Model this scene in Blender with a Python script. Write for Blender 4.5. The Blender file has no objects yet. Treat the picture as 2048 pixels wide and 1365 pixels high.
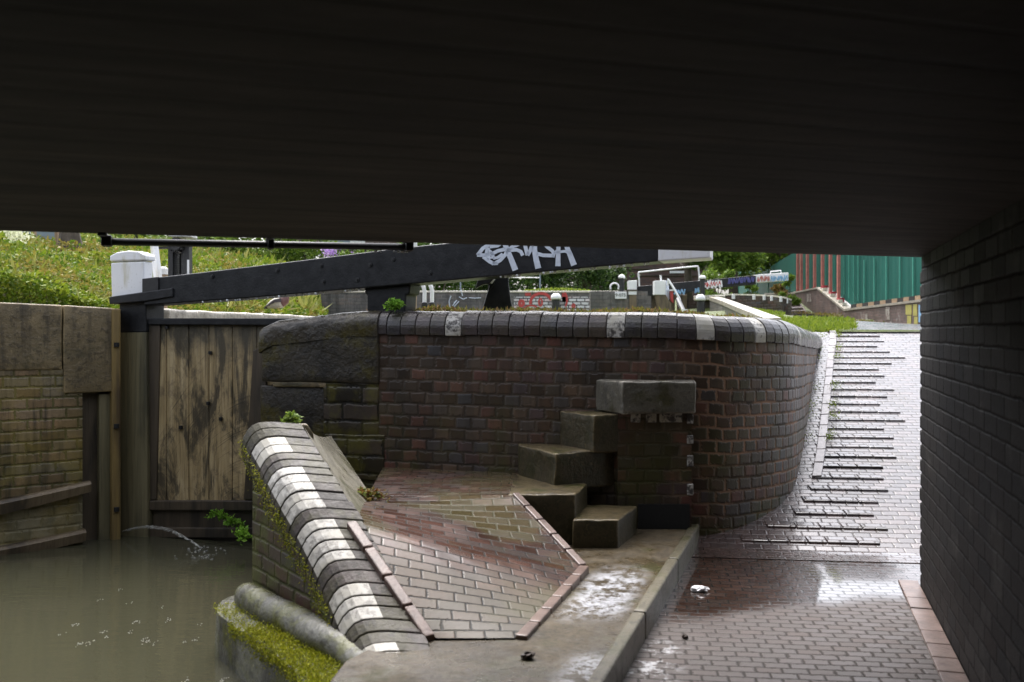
import bpy, bmesh, math, random
import numpy as np
from mathutils import Vector, noise as mnoise

random.seed(7)
rng = np.random.default_rng(7)
SC = bpy.context.scene
COL = SC.collection
R = math.radians

# ------------------------------------------------------------------ camera, sky, sun, exposure
EYE = 1.5
FPX = 1900.0            # focal length in pixels of the 2048 px wide photograph
HZ = 665.0              # image row of the horizon
cam_d = bpy.data.cameras.new("camera")
cam_d.sensor_width = 36.0
cam_d.lens = FPX / 2048 * 36.0
cam_d.shift_y = (HZ - 682.5) / 2048
cam_d.clip_start = 0.05
cam_d.clip_end = 2000
cam_d.dof.use_dof = True
cam_d.dof.focus_distance = 8.5
cam_d.dof.aperture_fstop = 2.8
cam = bpy.data.objects.new("camera", cam_d)
COL.objects.link(cam)
cam.location = (0, 0, EYE)
cam.rotation_euler = (R(90), 0, 0)
SC.camera = cam

SUN_EL, SUN_AZ = R(62), R(-12)      # azimuth measured from +Y towards +X
w = bpy.data.worlds.new("World")
SC.world = w
w.use_nodes = True
wt = w.node_tree
for n_ in list(wt.nodes):
    wt.nodes.remove(n_)
sky = wt.nodes.new("ShaderNodeTexSky")
sky.sky_type = 'NISHITA'
sky.sun_disc = False
sky.sun_elevation = SUN_EL
sky.sun_rotation = SUN_AZ
sky.air_density = 1.0
sky.dust_density = 6.0
sky.ozone_density = 1.0
hs = wt.nodes.new("ShaderNodeHueSaturation")
hs.inputs['Saturation'].default_value = 0.35
bg = wt.nodes.new("ShaderNodeBackground")
bg.inputs['Strength'].default_value = 0.15
wo = wt.nodes.new("ShaderNodeOutputWorld")
wt.links.new(sky.outputs[0], hs.inputs['Color'])
tint = wt.nodes.new("ShaderNodeMix"); tint.data_type = 'RGBA'; tint.blend_type = 'MULTIPLY'
tint.inputs[0].default_value = 1.0
tint.inputs[7].default_value = (.985, .99, 1.02, 1)
wt.links.new(hs.outputs[0], tint.inputs[6])
wt.links.new(tint.outputs[2], bg.inputs['Color'])
wt.links.new(bg.outputs[0], wo.inputs['Surface'])

sd = bpy.data.lights.new("sun", 'SUN')
sd.energy = 0.6
sd.angle = R(40)
sd.color = (1.0, 0.96, 0.9)
sun = bpy.data.objects.new("sun", sd)
COL.objects.link(sun)
sdir = Vector((math.sin(SUN_AZ) * math.cos(SUN_EL), math.cos(SUN_AZ) * math.cos(SUN_EL), math.sin(SUN_EL)))
sun.rotation_euler = sdir.to_track_quat('Z', 'Y').to_euler()
sun.location = (0, 0, 30)

SC.view_settings.view_transform = 'Standard'
SC.view_settings.look = 'None'
SC.view_settings.gamma = 1.0
SC.view_settings.exposure = 1.7
SC.cycles.max_bounces = 10
SC.cycles.diffuse_bounces = 6
SC.cycles.glossy_bounces = 4
SC.cycles.sample_clamp_indirect = 6

# ------------------------------------------------------------------ helpers
def at(px, py, y):
    """a photograph pixel at depth y -> a point"""
    return Vector(((px - 1024) / FPX * y, y, EYE + (HZ - py) / FPX * y))

def gx(px, y):
    return (px - 1024) / FPX * y

def lerp(a, b, t):
    return a + (b - a) * t

def spline(pts, n):
    """Catmull-Rom through pts, n points evenly spaced by arc length"""
    P = [np.array(p, float) for p in pts]
    P = [2 * P[0] - P[1]] + P + [2 * P[-1] - P[-2]]
    out = []
    for i in range(1, len(P) - 2):
        for k in range(24):
            t = k / 24
            a, b, c, d = P[i - 1], P[i], P[i + 1], P[i + 2]
            out.append(0.5 * (2 * b + (c - a) * t + (2 * a - 5 * b + 4 * c - d) * t * t + (3 * b - a - 3 * c + d) * t ** 3))
    out.append(P[-2])
    out = np.array(out)
    L = np.r_[0, np.cumsum(np.linalg.norm(np.diff(out, axis=0), axis=1))]
    s = np.linspace(0, L[-1], n)
    res = np.stack([np.interp(s, L, out[:, k]) for k in range(out.shape[1])], 1)
    return res, s

class MB:
    def __init__(s):
        s.v, s.f, s.mi, s.uv = [], [], [], []
    def add(s, verts, faces, mi=0, uvs=None):
        b = len(s.v)
        s.v += [tuple(map(float, p)) for p in verts]
        for k, f in enumerate(faces):
            s.f.append([b + i for i in f])
            s.mi.append(mi if isinstance(mi, int) else mi[k])
            s.uv.append([uvs[i] for i in f] if uvs is not None else None)
        return s
    def box(s, c, size, rz=0, mi=0, rx=0, ry=0):
        sx, sy, sz = [k / 2 for k in size]
        from mathutils import Euler
        M = Euler((rx, ry, rz)).to_matrix()
        V = [M @ Vector((x, y, z)) + Vector(c) for x in (-sx, sx) for y in (-sy, sy) for z in (-sz, sz)]
        return s.add(V, [(0, 1, 3, 2), (4, 6, 7, 5), (0, 4, 5, 1), (2, 3, 7, 6), (0, 2, 6, 4), (1, 5, 7, 3)], mi)
    def prism(s, poly, z0, z1, mi=0):
        n = len(poly)
        z0 = z0 if hasattr(z0, '__len__') else [z0] * n
        z1 = z1 if hasattr(z1, '__len__') else [z1] * n
        A = sum(poly[i][0] * poly[(i + 1) % n][1] - poly[(i + 1) % n][0] * poly[i][1] for i in range(n))
        if A < 0:
            poly, z0, z1 = poly[::-1], z0[::-1], z1[::-1]
        V = [(p[0], p[1], a) for p, a in zip(poly, z0)] + [(p[0], p[1], a) for p, a in zip(poly, z1)]
        F = [tuple(range(n))[::-1], tuple(range(n, 2 * n))]
        F += [(i, (i + 1) % n, n + (i + 1) % n, n + i) for i in range(n)]
        return s.add(V, F, mi)
    def slab(s, pts, d, mi=0):
        """a 3d polygon given thickness d (a vector)"""
        n = len(pts); d = Vector(d)
        V = [Vector(p) for p in pts] + [Vector(p) + d for p in pts]
        F = [tuple(range(n)), tuple(range(n, 2 * n))[::-1]]
        F += [((i + 1) % n, i, n + i, n + (i + 1) % n) for i in range(n)]
        return s.add(V, F, mi)
    def tube(s, path, r, seg=8, mi=0, caps=True):
        P = [Vector(p) for p in path]; n = len(P)
        rr = r if hasattr(r, '__len__') else [r] * n
        V = []
        T0 = (P[1] - P[0]).normalized()
        N = T0.orthogonal().normalized()
        for i in range(n):
            T = (P[min(i + 1, n - 1)] - P[max(i - 1, 0)]).normalized()
            N = (N - T * N.dot(T)).normalized()
            B = T.cross(N)
            for k in range(seg):
                a = 2 * math.pi * k / seg
                V.append(P[i] + (N * math.cos(a) + B * math.sin(a)) * rr[i])
        F = [(i * seg + k, i * seg + (k + 1) % seg, (i + 1) * seg + (k + 1) % seg, (i + 1) * seg + k) for i in range(n - 1) for k in range(seg)]
        if caps:
            F += [tuple(range(seg))[::-1], tuple(range((n - 1) * seg, n * seg))]
        return s.add(V, F, mi)
    def grid(s, fn, nu, nv, mi=0, uvf=None):
        V, U = [], []
        for j in range(nv + 1):
            for i in range(nu + 1):
                p = fn(i / nu, j / nv)
                V.append(p)
                if uvf: U.append(uvf(i / nu, j / nv, p))
        F = [(j * (nu + 1) + i, j * (nu + 1) + i + 1, (j + 1) * (nu + 1) + i + 1, (j + 1) * (nu + 1) + i) for j in range(nv) for i in range(nu)]
        return s.add(V, F, mi, U if uvf else None)
    def lathe(s, c, prof, seg=16, mi=0):
        c = Vector(c); V = []
        for r, z in prof:
            for k in range(seg):
                a = 2 * math.pi * k / seg
                V.append(c + Vector((r * math.cos(a), r * math.sin(a), z)))
        n = len(prof)
        F = [(i * seg + k, i * seg + (k + 1) % seg, (i + 1) * seg + (k + 1) % seg, (i + 1) * seg + k) for i in range(n - 1) for k in range(seg)]
        F += [tuple(range(seg))[::-1], tuple(range((n - 1) * seg, n * seg))]
        return s.add(V, F, mi)
    def build(s, name, mats, parent=None, smooth=False, bevel=0, rough=None, seg=2):
        me = bpy.data.meshes.new(name)
        off = Vector(parent_loc(parent)) if parent else Vector((0, 0, 0))
        me.from_pydata([(p[0] - off[0], p[1] - off[1], p[2] - off[2]) for p in s.v], [], s.f)
        mats = mats if isinstance(mats, (list, tuple)) else [mats]
        for m_ in mats:
            me.materials.append(m_)
        me.polygons.foreach_set('material_index', s.mi)
        uvl = me.uv_layers.new(name="UVMap")
        for p, fu in zip(me.polygons, s.uv):
            nx, ny, nz = p.normal
            for li, vi in zip(p.loop_indices, p.vertices):
                if fu is not None:
                    k = li - p.loop_start
                    uvl.data[li].uv = fu[k]
                else:
                    x, y, z = me.vertices[vi].co
                    x += off[0]; y += off[1]; z += off[2]
                    if abs(nz) > 0.8:
                        uvl.data[li].uv = (x, y)
                    else:
                        h = math.hypot(nx, ny)
                        uvl.data[li].uv = ((-ny * x + nx * y) / h, z)
        if rough:
            cuts, amp, sc = rough
            bm = bmesh.new(); bm.from_mesh(me)
            if bevel:
                bmesh.ops.bevel(bm, geom=bm.edges[:], offset=bevel, segments=3, affect='EDGES', profile=0.5)
            bmesh.ops.subdivide_edges(bm, edges=[e for e in bm.edges if e.calc_length() > 0.05], cuts=cuts, use_grid_fill=True)
            for v_ in bm.verts:
                q = (v_.co + off) * sc
                v_.co += mnoise.noise_vector(q) * amp + mnoise.noise_vector(q * 3.1) * amp * 0.4
            bm.to_mesh(me); bm.free()
        me.update()
        if smooth:
            me.polygons.foreach_set('use_smooth', [True] * len(me.polygons))
        o = bpy.data.objects.new(name, me)
        COL.objects.link(o)
        if parent:
            o.parent = parent
        if bevel and not rough:
            b = o.modifiers.new("bevel", 'BEVEL')
            b.width = bevel; b.segments = seg; b.limit_method = 'ANGLE'
        return o

def parent_loc(p):
    l = Vector(p.location)
    if p.parent:
        l += parent_loc(p.parent)
    return l

def tag(o, label=None, cat=None, group=None, kind=None):
    if label: o['label'] = label
    if cat: o['category'] = cat
    if group: o['group'] = group
    if kind: o['kind'] = kind
    return o

def thing(name, loc, label, cat, group=None):
    o = bpy.data.objects.new(name, None)
    COL.objects.link(o)
    o.location = loc
    o.empty_display_size = 0.2
    return tag(o, label, cat, group)

def copy_tree(o, loc, label=None):
    c = o.copy(); COL.objects.link(c)
    c.location = loc
    if label: c['label'] = label
    for ch in [k for k in bpy.data.objects if k.parent == o]:
        d = ch.copy(); COL.objects.link(d); d.parent = c
        for g in [k for k in bpy.data.objects if k.parent == ch]:
            e = g.copy(); COL.objects.link(e); e.parent = d
    return c

# ------------------------------------------------------------------ materials
class NT:
    def __init__(s, name):
        s.mat = bpy.data.materials.new(name)
        s.mat.use_nodes = True
        s.t = s.mat.node_tree
        s.b = s.t.nodes['Principled BSDF']
        s._pos = None
    def n(s, ty, **kw):
        n = s.t.nodes.new(ty)
        for k, v in kw.items():
            setattr(n, k, v)
        return n
    def put(s, sock, v):
        if isinstance(v, bpy.types.NodeSocket):
            s.t.links.new(v, sock)
        elif isinstance(v, (tuple, list)):
            sock.default_value = tuple(v) + ((1,) if len(v) == 3 and len(sock.default_value) == 4 else ())
        else:
            sock.default_value = v
    def m(s, op, a, b=None, c=None):
        n = s.n('ShaderNodeMath', operation=op)
        s.put(n.inputs[0], a)
        if b is not None: s.put(n.inputs[1], b)
        if c is not None: s.put(n.inputs[2], c)
        return n.outputs[0]
    def vm(s, op, a, b):
        n = s.n('ShaderNodeVectorMath', operation=op)
        s.put(n.inputs[0], a); s.put(n.inputs[1], b)
        return n.outputs[0]
    def mix(s, f, a, b, blend='MIX'):
        n = s.n('ShaderNodeMix', data_type='RGBA', blend_type=blend)
        s.put(n.inputs[0], f); s.put(n.inputs[6], a); s.put(n.inputs[7], b)
        return n.outputs[2]
    def fmix(s, f, a, b):
        n = s.n('ShaderNodeMix', data_type='FLOAT')
        s.put(n.inputs[0], f); s.put(n.inputs[2], a); s.put(n.inputs[3], b)
        return n.outputs[0]
    def pos(s):
        if s._pos is None:
            s._pos = s.n('ShaderNodeNewGeometry').outputs['Position']
        return s._pos
    def uvs(s):
        return s.n('ShaderNodeTexCoord').outputs['UV']
    def sep(s, v):
        n = s.n('ShaderNodeSeparateXYZ'); s.put(n.inputs[0], v)
        return n.outputs
    def comb(s, x, y, z=0.0):
        n = s.n('ShaderNodeCombineXYZ')
        s.put(n.inputs[0], x); s.put(n.inputs[1], y); s.put(n.inputs[2], z)
        return n.outputs[0]
    def noise(s, v, scale, detail=4, rough=0.55, dist=0.0):
        n = s.n('ShaderNodeTexNoise')
        s.put(n.inputs['Vector'], v)
        n.inputs['Scale'].default_value = scale
        n.inputs['Detail'].default_value = detail
        n.inputs['Roughness'].default_value = rough
        n.inputs['Distortion'].default_value = dist
        return n.outputs[0]
    def ss(s, x, a, b):
        n = s.n('ShaderNodeMapRange', interpolation_type='SMOOTHSTEP')
        s.put(n.inputs[0], x)
        n.inputs[1].default_value = a; n.inputs[2].default_value = b
        if a > b:
            n.inputs[1].default_value = b; n.inputs[2].default_value = a
            n.inputs[3].default_value = 1; n.inputs[4].default_value = 0
        return n.outputs[0]
    def ramp(s, f, stops, const=False):
        n = s.n('ShaderNodeValToRGB')
        s.put(n.inputs[0], f)
        cr = n.color_ramp
        cr.interpolation = 'CONSTANT' if const else 'LINEAR'
        while len(cr.elements) < len(stops):
            cr.elements.new(0.5)
        for e, (p, c) in zip(cr.elements, stops):
            e.position = p; e.color = tuple(c) + (1,)
        return n.outputs[0]
    def scaled(s, v, sc):
        return s.vm('MULTIPLY', v, sc)
    def fin(s, col, rough=0.6, height=None, dist=0.01, strength=1.0, spec=0.5, metal=0.0):
        s.put(s.b.inputs['Base Color'], col)
        s.put(s.b.inputs['Roughness'], rough)
        s.put(s.b.inputs['Specular IOR Level'], spec)
        s.put(s.b.inputs['Metallic'], metal)
        if height is not None:
            n = s.n('ShaderNodeBump')
            n.inputs['Strength'].default_value = strength
            n.inputs['Distance'].default_value = dist
            s.put(n.inputs['Height'], height)
            s.t.links.new(n.outputs[0], s.b.inputs['Normal'])
        return s.mat

def bricks(N, u, v, w, h, mo, wob=0.006, wscale=7.0, half=0.5, wave=0.0):
    """brick cells in metres -> mortar mask (1 = mortar), two random values per brick, a height"""
    c = N.comb(u, v)
    wn = N.n('ShaderNodeTexNoise', noise_dimensions='2D')
    N.put(wn.inputs['Vector'], c)
    wn.inputs['Scale'].default_value = wscale; wn.inputs['Detail'].default_value = 3
    s2 = N.sep(wn.outputs['Color'])
    u = N.m('ADD', u, N.m('MULTIPLY', N.m('SUBTRACT', s2[0], 0.5), wob * 2))
    v = N.m('ADD', v, N.m('MULTIPLY', N.m('SUBTRACT', s2[1], 0.5), wob * 2))
    if wave:
        wv = N.noise(c, 0.9, 2)
        v = N.m('ADD', v, N.m('MULTIPLY', N.m('SUBTRACT', wv, 0.5), wave))
    vr = N.m('DIVIDE', v, h)
    row = N.m('FLOOR', vr)
    fy = N.m('SUBTRACT', vr, row)
    wn1 = N.n('ShaderNodeTexWhiteNoise', noise_dimensions='1D'); N.put(wn1.inputs['W'], row)
    off = N.m('ADD', N.m('MULTIPLY', N.m('FLOORED_MODULO', row, 2.0), half), N.m('MULTIPLY', wn1.outputs['Value'], 0.16))
    ur = N.m('ADD', N.m('DIVIDE', u, w), off)
    colm = N.m('FLOOR', ur)
    fx = N.m('SUBTRACT', ur, colm)
    dx = N.m('MULTIPLY', N.m('MINIMUM', fx, N.m('SUBTRACT', 1.0, fx)), w)
    dy = N.m('MULTIPLY', N.m('MINIMUM', fy, N.m('SUBTRACT', 1.0, fy)), h)
    d = N.m('MINIMUM', dx, dy)
    chip = N.n('ShaderNodeTexNoise', noise_dimensions='2D'); N.put(chip.inputs['Vector'], c); chip.inputs['Scale'].default_value = 38; chip.inputs['Detail'].default_value = 4
    d = N.m('SUBTRACT', d, N.m('MULTIPLY', N.ss(chip.outputs[0], .52, .75), mo * .75))
    mask = N.ss(d, mo * 0.75, mo * 0.35)
    wn2 = N.n('ShaderNodeTexWhiteNoise', noise_dimensions='2D'); N.put(wn2.inputs['Vector'], N.comb(colm, row))
    rs = N.sep(wn2.outputs['Color'])
    hgt = N.ss(d, 0.0, mo * 1.3)
    return dict(mask=mask, r1=wn2.outputs['Value'], r2=rs[0], r3=rs[1], h=hgt, row=row)

def plain(name, col, rough=0.5, var=0.25, scale=9.0, bump=0.15, spec=0.5, col2=None, metal=0.0):
    N = NT(name)
    p = N.pos()
    a = N.noise(p, scale, 6, 0.6)
    b = N.noise(p, scale * 6, 4, 0.6)
    dark = tuple(c * (1 - var) for c in col)
    lite = tuple(min(1, c * (1 + var)) for c in col) if col2 is None else col2
    c = N.ramp(a, [(0.3, dark), (0.7, lite)])
    r = N.m('ADD', rough - 0.1, N.m('MULTIPLY', b, 0.2))
    return N.fin(c, r, N.m('ADD', N.m('MULTIPLY', a, 0.6), b), 0.004, bump, spec, metal)

def brick_mat(name, stops, mortar, w=0.125, h=0.09, mo=0.012, rough=(0.35, 0.6), uv='UV', wob=0.006, moss=None, streak=0.0, bump=0.6, wave=0.0, spots=None, extra=None, half=0.5, spec=.5):
    N = NT(name)
    p = N.pos()
    if uv == 'UV':
        s = N.sep(N.uvs()); u, v = s[0], s[1]
    elif uv == 'ROW':           # towpath rows
        s = N.sep(p)
        u = N.m('SUBTRACT', N.m('MULTIPLY', s[0], .993), N.m('MULTIPLY', s[1], .119))
        v = N.m('ADD', N.m('MULTIPLY', s[0], .119), N.m('MULTIPLY', s[1], .993))
    else:                       # the paved slope
        s = N.sep(p)
        u = N.m('SUBTRACT', N.m('MULTIPLY', s[0], .96), N.m('MULTIPLY', s[1], .281))
        v = N.m('ADD', N.m('MULTIPLY', s[0], .281), N.m('MULTIPLY', s[1], .96))
    B = bricks(N, u, v, w, h, mo, wob, wave=wave, half=half)
    col = N.ramp(B['r1'], stops)
    fine = N.noise(p, 45, 5, 0.65)
    big = N.noise(p, 2.2, 4, 0.6)
    col = N.mix(N.m('MULTIPLY', N.ss(fine, 0.35, 0.75), 0.55), col, N.mix(0.5, col, (0.02, 0.018, 0.016), 'MIX'))
    col = N.mix(B['mask'], col, N.mix(N.ss(big, .35, .65), mortar, tuple(c * .45 for c in mortar)))
    if streak:
        sp = N.scaled(p, (7.0, 7.0, 0.55))
        st = N.ss(N.noise(sp, 1.3, 6, 0.65), 0.47, 0.62)
        col = N.mix(N.m('MULTIPLY', st, streak), col, (0.018, 0.017, 0.015))
    soot = N.m('MULTIPLY', N.ss(N.noise(p, 1.1, 6, .65), .46, .64), .55 if uv == 'UV' else 0.0)
    col = N.mix(soot, col, tuple(c * .35 for c in mortar))
    if spots:
        sn = N.ss(N.noise(p, spots[1], 5, 0.6), spots[2], spots[2] + 0.1)
        col = N.mix(N.m('MULTIPLY', sn, spots[3]), col, spots[0])
    if moss:
        mcol, msc, z0, z1, amount = moss
        zz = N.sep(p)[2]
        mm = N.m('MULTIPLY', N.ss(N.noise(p, msc, 5, 0.65), 0.42, 0.62), N.ss(zz, z1, z0))
        col = N.mix(N.m('MULTIPLY', mm, amount), col, mcol)
    ro = N.fmix(B['mask'], N.m('ADD', rough[0], N.m('MULTIPLY', N.m('SUBTRACT', B['r2'], .3), .15)), rough[1])
    hh = N.m('ADD', N.m('ADD', B['h'], N.m('MULTIPLY', B['r3'], 0.5)), N.m('MULTIPLY', fine, 0.5))
    if extra:
        col, ro, hh = extra(N, B, col, ro, hh)
    return N.fin(col, ro, hh, 0.006, bump, N.fmix(B['mask'], spec, spec * .5))

M = {}
M['wall'] = brick_mat('wet_wall_brick', [(0.0, (.030, .022, .018)), (.25, (.055, .034, .026)), (.45, (.045, .040, .038)), (.6, (.085, .038, .030)), (.75, (.050, .052, .060)), (.9, (.075, .052, .036)), (1, (.11, .045, .035))],
                      (.085, .062, .042), w=.125, h=.09, mo=.013, rough=(.38, .7), moss=((.030, .034, .008), 2.6, .3, 1.0, .8), streak=.45, bump=.8)
def waterline(N, B, col, ro, hh):
    s = N.sep(N.pos())
    zz = N.m('ADD', s[2], N.m('MULTIPLY', N.m('SUBTRACT', N.noise(N.pos(), 3.0, 6, .7), .5), .5))
    k = N.ss(zz, .16, .02)
    col = N.mix(N.m('MULTIPLY', k, .75), col, N.mix(N.ss(N.noise(N.pos(), 9, 5), .4, .6), (.30, .27, .17), (.17, .15, .08)))
    g = N.ss(N.noise(N.pos(), 2.1, 6, .7), .50, .60)
    col = N.mix(N.m('MULTIPLY', g, .3), col, (.25, .18, .035))
    return col, ro, hh
def salt(N, B, col, ro, hh):
    s = N.sep(N.pos())
    k = N.m('MULTIPLY', N.ss(s[0], 0.9, 1.7), N.ss(N.noise(N.pos(), 3.2, 4), .40, .58))
    col = N.mix(N.m('MULTIPLY', N.m('MULTIPLY', k, B['mask']), 1.0), col, (.24, .14, .085))
    return col, ro, hh
M['left_brick'] = brick_mat('algae_brick', [(0, (.17, .115, .05)), (.4, (.26, .17, .09)), (.7, (.21, .185, .12)), (1, (.33, .19, .09))],
                      (.15, .135, .05), w=.19, h=.088, mo=.013, rough=(.45, .7), moss=((.25, .20, .04), 3.0, -.3, 1.2, .7), streak=.8, bump=.9, extra=waterline)
M['curved_wall'] = brick_mat('wet_curved_wall_brick', [(0.0, (.034, .023, .015)), (.25, (.066, .038, .022)), (.45, (.052, .042, .030)), (.58, (.11, .042, .028)), (.72, (.048, .047, .050)), (.86, (.088, .058, .034)), (1, (.14, .052, .034))],
                      (.085, .062, .042), w=.125, h=.09, mo=.014, wob=.009, wave=.02, rough=(.36, .7), moss=((.045, .046, .008), 2.6, .25, 1.25, .8), streak=.4, bump=.6, extra=salt)
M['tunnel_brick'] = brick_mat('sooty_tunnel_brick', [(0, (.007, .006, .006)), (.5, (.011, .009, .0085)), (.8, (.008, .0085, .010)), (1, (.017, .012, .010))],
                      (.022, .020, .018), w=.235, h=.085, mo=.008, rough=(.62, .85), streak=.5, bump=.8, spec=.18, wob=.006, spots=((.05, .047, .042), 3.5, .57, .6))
M['wing_brick'] = brick_mat('mossy_wing_brick', [(0, (.05, .025, .018)), (.4, (.085, .036, .026)), (.7, (.05, .042, .035)), (1, (.10, .05, .035))],
                      (.09, .09, .03), w=.2, h=.085, mo=.013, rough=(.4, .7), moss=((.075, .085, .015), 5.0, .6, 1.2, .85), bump=.9)
M['mossy_block'] = brick_mat('mossy_corner_brick', [(0, (.028, .022, .012)), (.5, (.05, .038, .02)), (1, (.075, .05, .03))],
                      (.018, .015, .008), w=.30, h=.135, mo=.016, wob=.010, rough=(.4, .7), moss=((.085, .075, .010), 3.0, 1.1, 1.6, .85), bump=.8)
M['retaining'] = brick_mat('brown_retaining_brick', [(0, (.10, .065, .055)), (.5, (.15, .10, .085)), (1, (.19, .12, .10))],
                      (.20, .17, .15), w=.22, h=.085, mo=.012, rough=(.55, .7), streak=.2, bump=.4, spots=((.42, .40, .38), 2.4, .62, .55))
M['far_brick'] = brick_mat('grey_lock_brick', [(0, (.09, .085, .08)), (.5, (.14, .13, .12)), (1, (.17, .14, .12))],
                      (.20, .19, .18), w=.24, h=.10, mo=.014, rough=(.55, .7), streak=.5, bump=.4, moss=((.05, .06, .015), 1.6, 1.6, 2.6, .6))
M['white_brick'] = brick_mat('whitewashed_brick', [(0, (.60, .60, .60)), (.5, (.75, .75, .75)), (.8, (.68, .55, .55)), (1, (.3, .3, .3))],
                      (.10, .09, .09), w=.24, h=.10, mo=.026, rough=(.5, .7), bump=.4, spots=((.12, .11, .10), 3.0, .58, .8))
M['building'] = brick_mat('dark_building_brick', [(0, (.08, .045, .04)), (.5, (.12, .065, .055)), (1, (.17, .085, .06))],
                      (.12, .10, .09), w=.24, h=.085, mo=.012, rough=(.6, .7), bump=.3, streak=.2)

# the towpath: wet beyond the drip line of the bridge edge, drier under the deck
E0, E1 = Vector((-2.24, 4.16)), Vector((2.43, 5.64))
en = Vector((-(E1 - E0).y, (E1 - E0).x)).normalized()
def wetness(N, B, col, ro, hh):
    p = N.pos(); s = N.sep(p)
    d = N.m('ADD', N.m('MULTIPLY', s[0], en.x), N.m('ADD', N.m('MULTIPLY', s[1], en.y), -(E0.x * en.x + E0.y * en.y)))
    d = N.m('ADD', d, N.m('MULTIPLY', N.m('SUBTRACT', N.noise(p, 2.3, 4), .5), .45))
    wet = N.ss(d, -.30, .02)
    col = N.mix(wet, N.mix(.5, col, (.075, .062, .056)), col)
    lime = N.m('MULTIPLY', N.ss(N.noise(p, 7, 6, .7), .50, .60), N.ss(N.m('SUBTRACT', s[0], N.m('MULTIPLY', s[1], .2926)), -.44, -.60))
    lime = N.m('MULTIPLY', N.m('MULTIPLY', lime, .75), N.ss(s[1], 4.75, 4.4))
    col = N.mix(lime, col, (.62, .63, .66))
    film = N.fmix(B['mask'], N.m('ADD', .02, N.m('MULTIPLY', B['r2'], .05)), .3)
    ro = N.fmix(wet, ro, film)
    hh = N.m('MULTIPLY', hh, N.fmix(wet, 1.0, .25))
    N.put(N.b.inputs['Coat Weight'], N.m('MULTIPLY', wet, N.fmix(B['mask'], 1.0, .5)))
    N.b.inputs['Coat Roughness'].default_value = .05; N.b.inputs['Coat IOR'].default_value = 1.5
    return col, ro, hh
M['towpath'] = brick_mat('towpath_brick', [(0, (.034, .018, .013)), (.4, (.052, .027, .020)), (.7, (.042, .030, .025)), (1, (.068, .038, .028))],
                      (.016, .014, .012), w=.115, h=.067, mo=.009, rough=(.52, .8), uv='ROW', bump=.55, wob=.003, extra=wetness)
def rampwet(N, B, col, ro, hh):
    sp_ = N.sep(N.pos())
    rd = N.m('ADD', N.m('MULTIPLY', sp_[0], .5), N.m('ADD', N.m('MULTIPLY', sp_[1], 1.0), N.m('MULTIPLY', N.noise(N.pos(), 1.6, 5), 1.6)))
    brown = N.ss(rd, 9.6, 8.3)
    N.put(N.b.inputs['Coat Weight'], N.m('MULTIPLY', N.m('MAXIMUM', .16, N.m('MULTIPLY', brown, .9)), N.fmix(B['mask'], 1.0, .2))); N.b.inputs['Coat Roughness'].default_value = .09
    col = N.mix(N.m('MULTIPLY', brown, .8), col, N.ramp(B['r1'], [(0, (.034, .018, .013)), (.5, (.052, .027, .020)), (1, (.068, .038, .028))]))
    dirt = N.ss(N.noise(N.pos(), 3.0, 7, .7), .52, .66)
    col = N.mix(N.m('MULTIPLY', dirt, .6), col, (.055, .045, .035))
    ro = N.fmix(B['mask'], N.m('ADD', .07, N.m('MULTIPLY', B['r2'], .16)), .4)
    return col, ro, hh
M['ramp'] = brick_mat('wet_ramp_brick', [(0, (.085, .080, .084)), (.5, (.12, .113, .12)), (1, (.15, .126, .126))],
                      (.035, .03, .028), w=.118, h=.067, mo=.0075, rough=(.2, .6), uv='ROW', bump=.5, wob=.003, extra=rampwet)
def slopewet(N, B, col, ro, hh):
    s = N.sep(N.pos())
    k = N.ss(N.noise(N.pos(), 1.7, 4), .46, .62)
    col = N.mix(N.m('MULTIPLY', k, .55), col, (.075, .07, .025))
    ro = N.fmix(B['mask'], N.m('ADD', .15, N.m('MULTIPLY', B['r2'], .2)), .5)
    d_ = N.m('ADD', N.m('MULTIPLY', s[0], en.x), N.m('ADD', N.m('MULTIPLY', s[1], en.y), -(E0.x * en.x + E0.y * en.y)))
    d_ = N.m('ADD', d_, N.m('MULTIPLY', N.m('SUBTRACT', N.noise(N.pos(), 2.6, 5), .5), .5))
    wt_ = N.ss(d_, -.12, .30)
    col = N.mix(N.m('MULTIPLY', N.m('MULTIPLY', N.m('SUBTRACT', 1.0, wt_), N.m('SUBTRACT', 1.0, B['mask'])), .45), col, (.075, .068, .034))
    ro = N.fmix(wt_, .55, ro)
    N.put(N.b.inputs['Coat Weight'], N.m('MULTIPLY', wt_, N.m('MULTIPLY', .55, N.fmix(B['mask'], 1.0, .0)))); N.b.inputs['Coat Roughness'].default_value = .1
    return col, ro, hh
M['slope'] = brick_mat('wet_slope_brick', [(0, (.075, .034, .024)), (.4, (.115, .056, .042)), (.7, (.10, .075, .068)), (1, (.15, .075, .055))],
                      (.010, .009, .007), w=.135, h=.078, mo=.007, rough=(.2, .5), uv='UV', bump=.5, wob=.003, extra=slopewet)

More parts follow.
